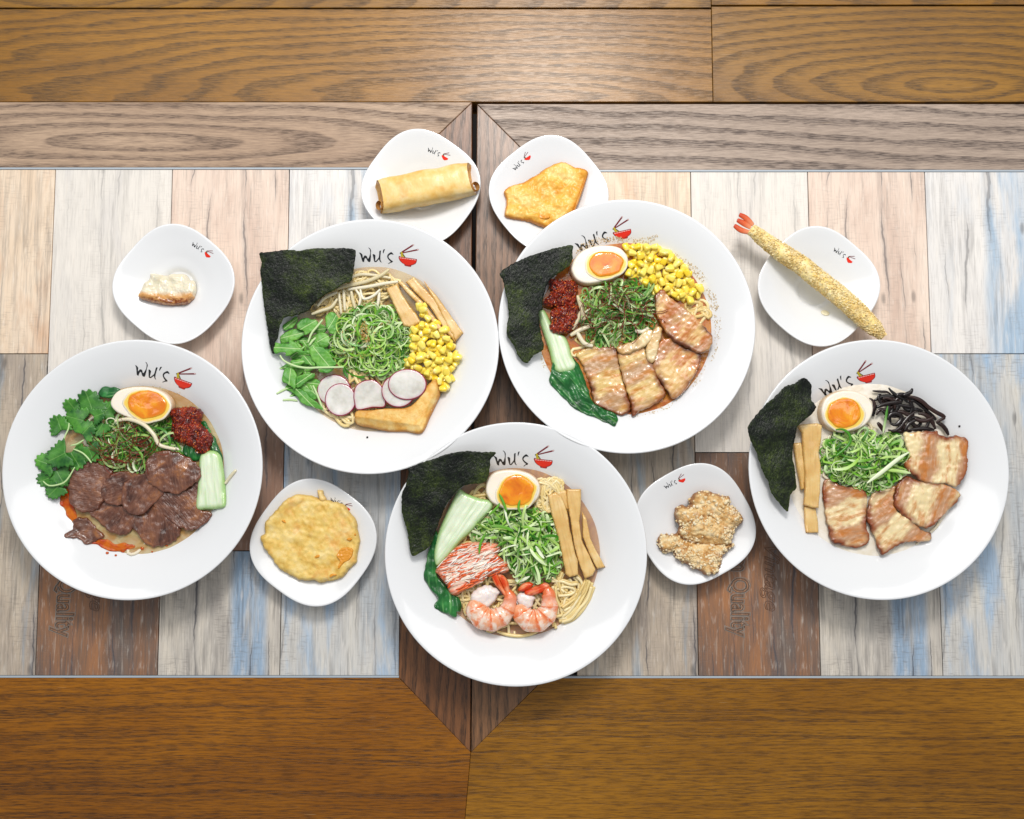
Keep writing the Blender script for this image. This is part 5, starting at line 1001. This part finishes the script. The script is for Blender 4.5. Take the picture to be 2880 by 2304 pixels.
def shrimp(key, crop, path, wid, tail, head, label, z=.0415):
    b = BW[key].f; w = [at(*S(crop, [p])[0], z) for p in path]; c = w[len(w) // 2]
    r = tag(empty('shrimp', (c.x, c.y, z)), label, 'shrimp', 'peeled pink shrimp'); P = crom([tuple(p) for p in w], 0.0011, closed=False, dim=3); n = len(P)
    rad = np.interp(np.linspace(0, 1, n), np.linspace(0, 1, len(wid)), wid) * k_; seg = np.array([1 + 0.05 * math.cos(i / n * 7 * 6.283) for i in range(n)]); rad = rad * seg
    e = np.minimum(1, np.sqrt(np.minimum(np.arange(n) + 0.6, n - np.arange(n)) / 5.0)); V, F, A = [], [], []
    P[:, 2] += 0.004; tube_geo(V, F, A, P, rad * e, 18, 0.75); mesh_of('body', V, F, A, FM['shrimp'], r)
    slab('head_flesh', FM['flesh'], S(crop, head), z0=z + 0.001, t=0.0055, rnd=0.007, amp=0.0014, nf=130, amp2=0.0006, nf2=400, rag=0.0012, ragf=260, parent=r)
    for tp in tail: slab('tail', FM['tail'], S(crop, tp), z0=z + 0.0040, t=0.0032, rnd=0.003, amp=0.0005, nf=150, parent=r, ridge=(0.0003, 350, 2.0))
    return r
shrimp('D', 'Q', [(470,850),(500,975),(580,1075),(700,1110),(820,1070),(905,985),(935,890),(935,810),(890,730)], [16, 28, 32, 32, 30, 25, 21, 17, 12], [[(700,560),(730,515),(790,515),(800,600),(870,740),(930,820),(890,850),(810,740),(740,660)], [(770,520),(810,525),(870,560),(920,640),(940,740),(990,790),(985,830),(930,830),(860,720),(800,600)]], [(540,700),(620,670),(700,690),(800,740),(790,800),(740,870),(680,940),(560,970),(450,900),(430,800)], 'left shrimp of the pair, tail pointing up at the crab stick')
shrimp('D', 'Q', [(1060,910),(1080,1010),(1150,1090),(1250,1125),(1360,1085),(1435,985),(1440,870),(1425,760),(1370,700)], [16, 26, 31, 32, 30, 27, 22, 18, 13], [[(1130,745),(1200,715),(1300,660),(1400,640),(1450,690),(1380,750),(1280,790),(1180,810),(1130,790)], [(1040,740),(1090,660),(1180,630),(1240,660),(1200,710),(1120,750)]], [(1020,820),(1080,770),(1180,780),(1270,830),(1240,900),(1210,970),(1120,970),(1050,920)], 'right shrimp of the pair, tail curled back under the green onion', z=.0412)

# ------------------------------------------------------------------ bowl in creamy broth (E)
broth('E', mk_broth('broth_creamy', '#f3ecdf', '#e8ddc8', 1.0, 60, 0.12), 'opaque creamy broth in the black fungus bowl')
strands('noodles', FM['noodleW'], 'E', [(510,700),(600,640),(800,600),(880,640),(640,940),(530,930)], 16, 'pale noodles under the green onion of the creamy bowl', 'noodles', seed=26, rad=0.0017)
strand('noodle', FM['noodleW'], 'E', 'E', [(1290,1130),(1260,1230),(1200,1290),(1120,1360)], 'pale noodle along the broth edge below the pork of the creamy bowl', 'noodle', 0.0016, z=.037)
nori('E', [(380,285),(415,295),(445,340),(440,420),(470,470),(440,520),(380,570),(350,600),(335,680),(325,720),(320,800),(335,860),(345,960),(345,1000),(305,1040),(290,1145),(230,1090),(180,1020),(165,960),(130,890),(85,760),(50,690),(30,605),(80,530),(150,450),(200,410),(270,340),(330,320)], [(30,605,.072), (400,290,.062), (290,1140,.058)], 'diamond shaped dark seaweed sheet at the left rim of the creamy bowl', 4.7)
egg('E', [(490,500),(510,430),(560,385),(630,363),(710,365),(790,400),(835,460),(830,530),(790,590),(720,628),(640,638),(560,620),(510,575)], ell(655, 510, 110, 99, 0, 14), 'half egg with round orange yolk beside the black fungus', z=0.0385)
for lb, p, z in (('long wavy bamboo shoot strip beside the seaweed of the creamy bowl', [(345,590),(400,580),(480,578),(510,590),(505,700),(490,770),(505,850),(500,1000),(490,1125),(440,1122),(390,1105),(400,1000),(395,860),(385,720),(380,640)], .0430), ('narrow bamboo shoot strip half under the long one in the creamy bowl', [(325,705),(380,700),(392,800),(402,900),(398,1000),(375,1010),(350,880)], .0400), ('short bamboo shoot end below the long strip of the creamy bowl', [(395,1110),(470,1125),(485,1200),(490,1285),(400,1285),(398,1200)], .0385)):
    food('bamboo_shoot', FM['menma'], 'E', 'E', p, lb, 'bamboo shoot', 'bamboo shoot strips', z0=z, t=0.0032, rnd=0.0009, amp=0.0008, nf=80, sharp=True, rag=0.0005, ragf=150)
FU = [[(340,120),(400,190),(500,260),(600,310),(640,360)], [(725,130),(700,190),(620,230),(570,240)], [(80,170),(180,180),(320,190),(380,230)], [(30,290),(90,330),(110,420),(60,520),(20,590)], [(110,330),(200,280),(330,260),(520,270)], [(150,440),(260,390),(400,360),(560,350)], [(140,560),(200,480),(300,470),(420,420)], [(380,350),(420,420),(400,500),(340,580),(330,640)], [(330,640),(360,570),(440,530),(530,560),(555,620),(500,700),(420,720),(360,680)], [(330,800),(430,820),(530,760),(600,670),(700,560),(800,490)], [(620,250),(760,280),(880,340),(980,430),(1100,510),(1240,590),(1180,640),(1110,680)], [(640,350),(760,330),(860,400),(950,470),(990,540)], [(660,640),(760,600),(860,640),(840,720),(740,760)], [(820,540),(920,550),(1010,620),(1060,700),(1100,790)], [(560,420),(660,480),(780,470),(900,500)], [(600,820),(660,720),(740,660),(830,620)], [(1110,680),(1200,720),(1270,800),(1310,890)], [(160,680),(230,770),(260,840)], [(430,420),(520,400),(640,420),(760,430)], [(900,420),(960,500),(1040,570),(1110,640)], [(480,500),(580,520),(660,560),(760,560)], [(560,840),(520,780),(540,700),(620,600)], [(680,800),(780,790),(900,780),(1080,800)], [(270,330),(360,300),(470,320),(580,300)]]
rng = random.Random(12)
for i in range(26):
    x, y = rng.uniform(120, 1050), rng.uniform(260, 780)
    if y > 330 + (x - 100) * 1.4 and x < 300: continue
    if y < 250 + max(0, x - 600) * 0.55: continue
    th = rng.uniform(0, 6.28); k = rng.uniform(-1, 1) / 130.0; p = []
    for j in range(7):
        p.append((x, y)); th += k * 55; x = min(1180, max(90, x + 55 * math.cos(th))); y = min(820, max(230 + max(0, x - 600) * 0.55, y + 55 * math.sin(th)))
    FU.append(p)
for i, p in enumerate(FU):
    strand('black_fungus_strip', FM['fungus'], 'E', 'O', p, {0: 'black fungus strip poking up left, crossing at the top of the tangle', 1: 'short black fungus tip poking up right at the top of the tangle', 2: 'thin brown fungus shred at the upper left of the tangle', 3: 'black fungus strip hugging the egg', 8: 'black fungus strip curled into a ring', 9: 'long black fungus strip sweeping under the ring', 10: 'black fungus strip with a sharp angled corner at the rim', 16: 'black fungus strip reaching down behind the uppermost pork slice'}.get(i, 'glossy black fungus strip in the tangle right of the egg'), 'black fungus', (0.0023 if i % 3 else 0.0018) if i not in (2,) else 0.0014, z=0.0395 + 0.00055 * ((i * 7) % 12) + (0.004 if i in (0, 1, 8, 9) else 0), group='black fungus strips', flat=0.38, taper=0.45, rv=(i * 0.29) % 1)
heap('scallion_shreds', FM['scallion'], 'E', [(530,790),(560,690),(620,640),(700,670),(800,630),(900,660),(1000,660),(1060,760),(1080,860),(1020,920),(930,980),(820,1020),(700,960),(600,940),(530,870)], 400, 'bright green onion shreds in the middle of the creamy bowl', 'green onion', hmax=0.018, seed=25, curl=(0.008, 0.05), length=(0.014, 0.038), wid=(0.0009, 0.0042))
strand('scallion_tip', FM['scallion'], 'E', 'E', [(800,965),(900,890),(1000,810),(1075,762)], 'long white green onion sliver lying over the heap toward the pork', 'green onion', 0.0022, z=.0575, taper=0.25, flat=0.4, rv=0.97)
strand('scallion_tip', FM['scallion'], 'E', 'E', [(925,880),(1000,885),(1085,900)], 'pale green onion sliver crossing onto the topmost pork edge', 'green onion', 0.0019, z=.0545, taper=0.25, flat=0.4, rv=0.75)
strand('scallion_tip', FM['scallion'], 'E', 'E', [(600,620),(640,615),(680,640),(695,690),(660,740),(600,790)], 'green onion curl looping up below the egg of the creamy bowl', 'green onion', 0.0015, z=.0535, taper=0.5, flat=0.5, rv=0.15)
strand('scallion_tip', FM['scallion'], 'E', 'E', [(935,465),(920,560),(905,640)], 'thin green onion sliver standing over the black fungus', 'green onion', 0.0014, z=.0535, taper=0.3, flat=0.4, rv=0.1)
for i, (lb, p, z, ax) in enumerate([
    ('pork slice at the lower left with dark charred top edge, beside the bamboo', [(515,1000),(530,945),(570,940),(640,980),(760,990),(805,1050),(800,1150),(800,1240),(820,1330),(750,1385),(640,1370),(570,1340),(545,1240),(525,1130)], .0390, -75),
    ('pork slice at the bottom with a pointed lower tip, creamy bowl', [(800,1180),(810,1090),(850,1020),(930,1000),(985,985),(975,1080),(1000,1150),(1080,1200),(1150,1260),(1215,1290),(1205,1340),(1080,1345),(980,1385),(910,1430),(880,1400),(850,1310),(815,1240)], .0410, -50),
    ('pork slice right of centre tucked under the upper one, creamy bowl', [(975,1050),(1000,970),(1050,920),(1100,930),(1180,950),(1260,960),(1340,985),(1405,1030),(1380,1090),(1320,1150),(1260,1210),(1200,1255),(1110,1230),(1040,1180),(985,1120)], .0435, -20),
    ('uppermost pork slice under the black fungus, brown at its right end', [(1040,650),(1100,635),(1250,625),(1270,650),(1330,660),(1380,655),(1455,680),(1450,780),(1455,860),(1420,940),(1380,985),(1300,965),(1180,960),(1100,910),(1060,880),(1045,820),(1075,790)], .0470, -5)]):
    food('pork_slice', FM['porkE'], 'E', 'E', p, lb, 'pork slice', 'pork slices in the creamy bowl', z0=z, t=0.0030, rnd=0.0014, amp=0.0024, nf=46, amp2=0.0008, nf2=240, rag=0.0013, ragf=260, axis=ax, seed=i * 3.1 + 1)

for key, pts, lb in (('B', [(848,1468),(858,1466),(860,1476),(850,1478)], 'single black speck on the bare lower rim of the arugula bowl'), ('E', [(1360,598),(1368,596),(1370,606),(1362,608)], 'tiny dark speck on the bare right rim of the creamy bowl')):
    food('pepper_speck', FM['fungus'], key, key, pts, lb, 'speck', z0=0.03, t=0.0008, rnd=0.0005, step=0.0005)
crumbs('broth_specks', FM['crumb'], 'A', 'A', [(740,375),(960,385),(1080,420),(1180,500),(1280,640),(1260,600),(1120,470),(900,395)], 14, 'few tiny brown broth specks on the rim above the egg of the beef bowl', 'specks', z=0.03, zj=0.0, size=(0.0003, 0.0008), seed=61)
# ------------------------------------------------------------------ side dishes on the saucers
def mk_dump():
    m = MB('dumpling_skin', 0.25, 0.5); v = m.luv(); x, y, z = m.sep(m.attr('luv', 'Vector')); n = m.noise(v, 90, 4, 0.6); n2 = m.noise(v, 320, 3, 0.6)
    c = m.ramp(n, [(0.3, '#d6d0bd'), (0.5, '#e8dfc6'), (0.7, '#efe3c2')]); yy = m.math('ADD', y, m.math('MULTIPLY', m.math('SUBTRACT', n, 0.5), 0.012))
    br = m.math('SUBTRACT', 1.0, m.step(yy, -0.0085, -0.0032)); c = m.mix(m.math('MULTIPLY', br, 0.85), c, '#d9963a')
    b2 = m.math('MULTIPLY', m.math('SUBTRACT', 1.0, m.step(yy, -0.0125, -0.0085)), m.step(n2, 0.3, 0.6)); c = m.mix(b2, c, '#8a4416')
    m.col(c); m.bump(n, 0.4, 0.001); sss(m, 0.25); m.set('Coat Weight', 0.3); m.set('Coat Roughness', 0.12); return m.m
food('dumpling', mk_dump(), 'F', 'F', [(450,1050),(480,990),(500,930),(520,890),(580,830),(600,760),(680,755),(760,770),(850,745),(950,740),(1030,750),(1080,820),(1150,835),(1175,920),(1170,1000),(1140,1080),(1060,1145),(960,1155),(860,1165),(780,1160),(650,1140),(540,1115),(470,1090)], 'pan fried dumpling with browned lower edge on its saucer', 'dumpling', z0=0.0066, t=0.012, rnd=0.008, amp=0.0016, nf=130, amp2=0.0004, nf2=500, step=0.0007, axis=0, rag=0.0005, ragf=300)
# spring roll
P0, P1 = at(*S('G', [(330,1010)])[0], 0.030), at(*S('G', [(1625,755)])[0], 0.030)
r = tag(empty('spring_roll', tuple((P0 + P1) / 2)), 'long golden fried spring roll with folded ends on its saucer', 'spring roll')
def roll():
    d = (P1 - P0); L = d.length; d.normalize(); s = Vector((-d.y, d.x, 0)).normalized(); u = Vector((0, 0, 1)); V, F, A, E = [], [], [], []
    n, seg = 64, 48
    for i in range(n + 1):
        t = i / n; x = t * L; e = min(t, 1 - t) * L
        hw = 0.0185 * (1 - 0.05 * math.exp(-(e / 0.006) ** 2)) + 0.0004 * math.sin(t * 17); hh = 0.0150 * (1 - 0.18 * math.exp(-(e / 0.010) ** 2))
        for k in range(seg):
            a = 2 * math.pi * k / seg; c, si = math.cos(a), math.sin(a); p = 0.70
            y = math.copysign(abs(c) ** p, c) * hw; z = math.copysign(abs(si) ** p, si) * hh
            sl = 0.0045 * si * (math.exp(-((t * L) / 0.010) ** 2) - math.exp(-(((1 - t) * L) / 0.010) ** 2))
            q_ = P0 + d * (x + sl) + s * y + u * z; w = MN.noise(q_ * 90) * 0.0007 + MN.noise(q_ * 30) * 0.0010
            # seam of the wrapper running along the roll
            if 0.25 < a < 0.9: w += 0.0006 * max(0, 1 - abs(a - 0.55) / 0.3)
            q_ += (s * c + u * si) * w; V.append(q_); A.append((x, a * 0.016, 0)); E.append(e)
    for i in range(n):
        for k in range(seg):
            k2 = (k + 1) % seg; F.append((i * seg + k, i * seg + k2, (i + 1) * seg + k2, (i + 1) * seg + k))
    o = mesh_of('wrapper', V, F, A, FM['roll'], r)
    for sgn, P, i0 in ((-1, P0, 0), (1, P1, n * seg)):       # recessed folded ends
        V, F, A = [], [], []; rings = 7
        for j in range(rings + 1):
            f = 1 - j / rings * 0.97; dep = -0.0045 * math.sin(min(1, j / rings * 1.6) * 1.57)
            for k in range(seg):
                a = 2 * math.pi * k / seg; c, si = math.cos(a), math.sin(a); p = 0.7
                q_ = P + d * sgn * (dep + 0.0002 - 0.0045 * si * f) + s * math.copysign(abs(c) ** p, c) * 0.0174 * f + u * math.copysign(abs(si) ** p, si) * 0.0122 * f
                q_ += d * MN.noise(q_ * 160) * 0.0016 * (1 if j else 0); V.append(q_); A.append((q_.x, q_.y, q_.z))
        for j in range(rings):
            for k in range(seg):
                k2 = (k + 1) % seg; F.append((j * seg + k, j * seg + k2, (j + 1) * seg + k2, (j + 1) * seg + k))
        mesh_of('end_fold', V, F, A, FM['roll2'], r)
        # pocket of the fold, darker and open
        bp = P + d * sgn * 0.0006 - s * 0.0098 + u * 0.0012; dd = (d * sgn * 0.6 + u * 0.8); V, F, A = [], [], []
        tube_geo(V, F, A, [tuple(bp - dd * 0.004), tuple(bp + dd * 0.0015), tuple(bp + dd * 0.0028)], [0.0046, 0.0056, 0.0050], 16, 0.9, cap=False); mesh_of('fold_pocket', V, F, A, FM['roll2'], r)
FM['roll2'] = mk_fried('fried_roll_end', [(0.3, '#b9763a'), (0.5, '#d29a50'), (0.75, '#e4bb76')], '#8f4a1e', 0.35, 130, None, 0.6)
roll()
WO = [(290,910),(370,835),(460,800),(560,770),(660,715),(760,660),(850,590),(930,545),(1000,515),(1060,495),(1120,480),(1220,510),(1300,560),(1380,575),(1450,600),(1490,640),(1480,700),(1430,850),(1370,1020),(1300,1180),(1200,1270),(1050,1370),(930,1425),(800,1390),(650,1330),(500,1310),(380,1300),(300,1270),(300,1200),(320,1090),(310,1000)]
wo = food('fried_wonton', FM['wonton'], 'H', 'H', WO, 'flat golden fried wonton with a blistered skin on its saucer', 'fried wonton', z0=0.0175, t=0.0075, rnd=0.007, amp=0.0024, nf=85, amp2=0.0012, nf2=240, step=0.0008, rag=0.0006, ragf=300, axis=40)
slab('torn_flap', FM['filling'], S('H', [(790,1240),(840,1235),(900,1255),(950,1262),(930,1290),(860,1300),(800,1285)]), z0=0.0245, t=0.0016, rnd=0.001, amp=0.0006, nf=300, parent=wo, step=0.0006)
slab('sealed_edge', FM['wonton'], S('H', [(1450,610),(1488,645),(1478,700),(1430,850),(1370,1020),(1300,1180),(1275,1190),(1330,1020),(1385,860),(1430,720)]), z0=0.022, t=0.0035, rnd=0.002, amp=0.0006, nf=250, parent=wo, step=0.0007)
BA = [(205,820),(250,770),(255,690),(270,620),(340,540),(410,460),(500,360),(600,300),(680,275),(780,285),(870,300),(950,330),(1030,340),(1100,360),(1250,395),(1330,490),(1400,590),(1425,650),(1440,760),(1465,880),(1440,1000),(1420,1140),(1340,1210),(1250,1320),(1150,1370),(1050,1385),(950,1410),(870,1375),(740,1380),(650,1350),(500,1270),(400,1190),(340,1090),(250,970),(220,900)]
ba = food('battered_fritter', FM['batter'], 'J', 'J', BA, 'round pale gold battered sweet potato fritter filling its saucer', 'fritter', z0=0.0185, t=0.0085, rnd=0.006, amp=0.0016, nf=80, amp2=0.0010, nf2=230, step=0.0009, rag=0.0009, ragf=250)
for pts in ([(1165,1065),(1215,975),(1280,955),(1365,970),(1370,1040),(1330,1110),(1260,1150),(1200,1225),(1175,1215),(1205,1130)], [(880,1075),(920,1045),(955,1050),(945,1080),(900,1095)], [(1290,850),(1325,833),(1362,850),(1330,872)], [(465,610),(500,605),(522,640),(490,632)], [(1075,1310),(1110,1290),(1165,1305),(1120,1322),(1085,1338)], [(1388,790),(1400,772),(1412,790),(1398,806)]):
    slab('bare_filling', FM['filling'], S('J', pts), z0=0.0270, t=0.0018, rnd=0.0012, amp=0.0007, nf=420, parent=ba, step=0.0005, rag=0.0005, ragf=500)
slab('stem_end', FM['roll'], S('J', [(915,225),(950,220),(988,224),(1000,280),(1032,330),(1010,370),(955,365),(930,300)]), z0=0.022, t=0.0055, rnd=0.003, amp=0.0004, nf=200, parent=ba, step=0.0007)
# tempura shrimp
PT = [(300,270),(400,350),(500,430),(700,570),(900,700),(1100,865),(1300,1020),(1500,1190),(1700,1385),(1800,1480),(1865,1550)]
wz = np.interp(np.arange(len(PT)), [0, 5, 10], [0.037, 0.0335, 0.032])
w = [tuple(at(*S('I', [p])[0], z)) for p, z in zip(PT, wz)]
tp = tag(empty('tempura_shrimp', w[5]), 'long crumbed tempura shrimp with red tail lying across its saucer', 'tempura shrimp')
P = crom(w, 0.0012, closed=False, dim=3); n = len(P); tt = np.linspace(0, 1, n)
rad = np.interp(tt, [0, .08, .25, .5, .8, .93, 1], [62, 82, 104, 110, 112, 92, 40]) / 4.206 * k_
V, F, A = [], [], []; tube_geo(V, F, A, P, rad * 0.93, 24, 0.9)
for i, v in enumerate(V):
    pc = P[min(i // 24, n - 1)]; dv = np.array(v) - pc; l = np.linalg.norm(dv) + 1e-9; vv = Vector(v); V[i] = np.array(v) + dv / l * (MN.noise(vv * 260) * 0.0014 + MN.noise(vv * 70) * 0.0022)
A = [tuple(v) for v in V]; mesh_of('batter', V, F, A, FM['tempura'], tp)
rng = random.Random(77); CV, CF, CA = [], [], []
for _ in range(8000):
    i = rng.randrange(2, n - 1); a = rng.uniform(-0.5, math.pi + 0.5); T = P[min(i + 1, n - 1)] - P[i - 1]; T /= np.linalg.norm(T); S_ = np.cross(T, [0, 0, 1.0]); S_ /= np.linalg.norm(S_); U = np.cross(S_, T)
    o = S_ * math.cos(a) + U * math.sin(a) * 0.9; c = P[i] + o * rad[i] * rng.uniform(0.93, 1.06) + T * rng.uniform(-.0006, .0006); s = 0.0003 + 0.0011 * rng.random() ** 1.5; i0 = len(CV)
    M = Matrix.Rotation(rng.uniform(0, 6.28), 3, Vector((rng.uniform(-1, 1), rng.uniform(-1, 1), rng.uniform(-1, 1))).normalized())
    for t in ((-1, -.5, 0), (1, -.6, .15), (.9, .6, -.1), (-.8, .5, .2)): q_ = M @ Vector(t); CV.append((c[0] + q_.x * s, c[1] + q_.y * s * 0.8, c[2] + q_.z * s)); CA.append((c[0], c[1], c[2]))
    CF += [(i0, i0 + 1, i0 + 2), (i0, i0 + 2, i0 + 3)]
tag(mesh_of('crumb_coating', CV, CF, CA, FM['crumbf'], tp, smooth=False), kind='stuff')
for p0, p1, p2 in (((330,225),(240,140),(165,100)), ((300,255),(210,200),(140,165)), ((290,310),(190,285),(105,228))):
    a = [at(*S('I', [p])[0], z) for p, z in zip((p0, p1, p2), (0.037, 0.0385, 0.040))]; Q = crom([tuple(x) for x in a], 0.001, closed=False, dim=3); m_n = len(Q); V, F, A = [], [], []
    tube_geo(V, F, A, Q, [(0.0028 if i else 0.0018) * (0.6 + 0.55 * math.sin(3.1 * min(1, (i + 1) / m_n) * 0.93)) for i in range(m_n)], 10, 0.45, 0.3); A = [(a_[0], a_[1], 1 - a_[0]) for a_ in A]
    mesh_of('tail', V, F, A, FM['tail2'], tp)
food('sauce_drop', plain('pale_oil', '#efe6c4', 0.2), 'I', 'I', ell(1145, 1285, 50, 32, 20, 12), 'pale yellow oil stain on the saucer under the tempura shrimp', 'oil stain', z0=0.002, t=0.0002, rnd=0.0015)
# fried chicken
def chicken(pts, z0, t, label, seed):
    o = food('fried_chicken', FM['chicken'], 'K', 'K', pts, label, 'fried chicken', 'fried chicken pieces', z0=z0, t=t, rnd=t * 0.95, amp=0.0040, nf=90, amp2=0.0026, nf2=280, step=0.0008, rag=0.0014, ragf=260, seed=seed)
    rng = random.Random(int(seed * 10)); me = o.data; nv = len(me.vertices) // 2; V, F, A = [], [], []; L = o.location
    ico = [(0, 0, 1), (.89, 0, .45), (.28, .85, .45), (-.72, .53, .45), (-.72, -.53, .45), (.28, -.85, .45), (.72, .53, -.45), (-.28, .85, -.45), (-.89, 0, -.45), (-.28, -.85, -.45), (.72, -.53, -.45)]
    fc = [(0, 1, 2), (0, 2, 3), (0, 3, 4), (0, 4, 5), (0, 5, 1), (1, 6, 2), (2, 7, 3), (3, 8, 4), (4, 9, 5), (5, 10, 1), (2, 6, 7), (3, 7, 8), (4, 8, 9), (5, 9, 10), (1, 10, 6)]
    for _ in range(1100):
        c = me.vertices[rng.randrange(nv)].co + L
        if MN.noise(c * 70 + Vector((seed, 0, 0))) < rng.uniform(-0.4, 0.5): continue
        s = 0.0004 + 0.0017 * rng.random() ** 2; i0 = len(V)
        for q_ in ico: j = rng.uniform(0.45, 1.5); V.append((c.x + q_[0] * s * j, c.y + q_[1] * s * j, c.z + q_[2] * s * j * 0.9)); A.append((c.x, c.y, c.z))
        F += [tuple(i0 + x for x in f) for f in fc]
    tag(mesh_of('crust_nubs', V, F, A, FM['nubs'], o), kind='stuff')
FM['nubs'] = mk_fried('chicken_flour', [(0.3, '#dfbc84'), (0.5, '#f2deb4'), (0.75, '#fdf3de')], '#c49468', 0.6, 120, None, 0.5)
chicken([(375,1150),(400,1060),(480,1015),(560,1030),(650,1000),(720,1060),(850,1100),(1000,1120),(1200,1130),(1370,1150),(1300,1240),(1255,1290),(1230,1370),(1180,1510),(1100,1550),(1000,1560),(930,1510),(820,1460),(620,1330),(580,1240),(500,1265),(420,1220)], 0.0105, 0.013, 'lower craggy fried chicken piece with a knob sticking out left', 1.2)
chicken([(820,620),(830,540),(900,460),(970,440),(1080,450),(1200,490),(1340,510),(1365,560),(1360,630),(1430,680),(1500,760),(1525,830),(1450,920),(1420,980),(1390,1050),(1360,1150),(1250,1190),(1100,1190),(1000,1180),(900,1140),(850,1140),(720,1080),(660,1000),(690,900),(650,820),(620,750),(640,670),(720,620),(780,640)], 0.0125, 0.019, 'larger craggy fried chicken piece lying over the other', 2.6)
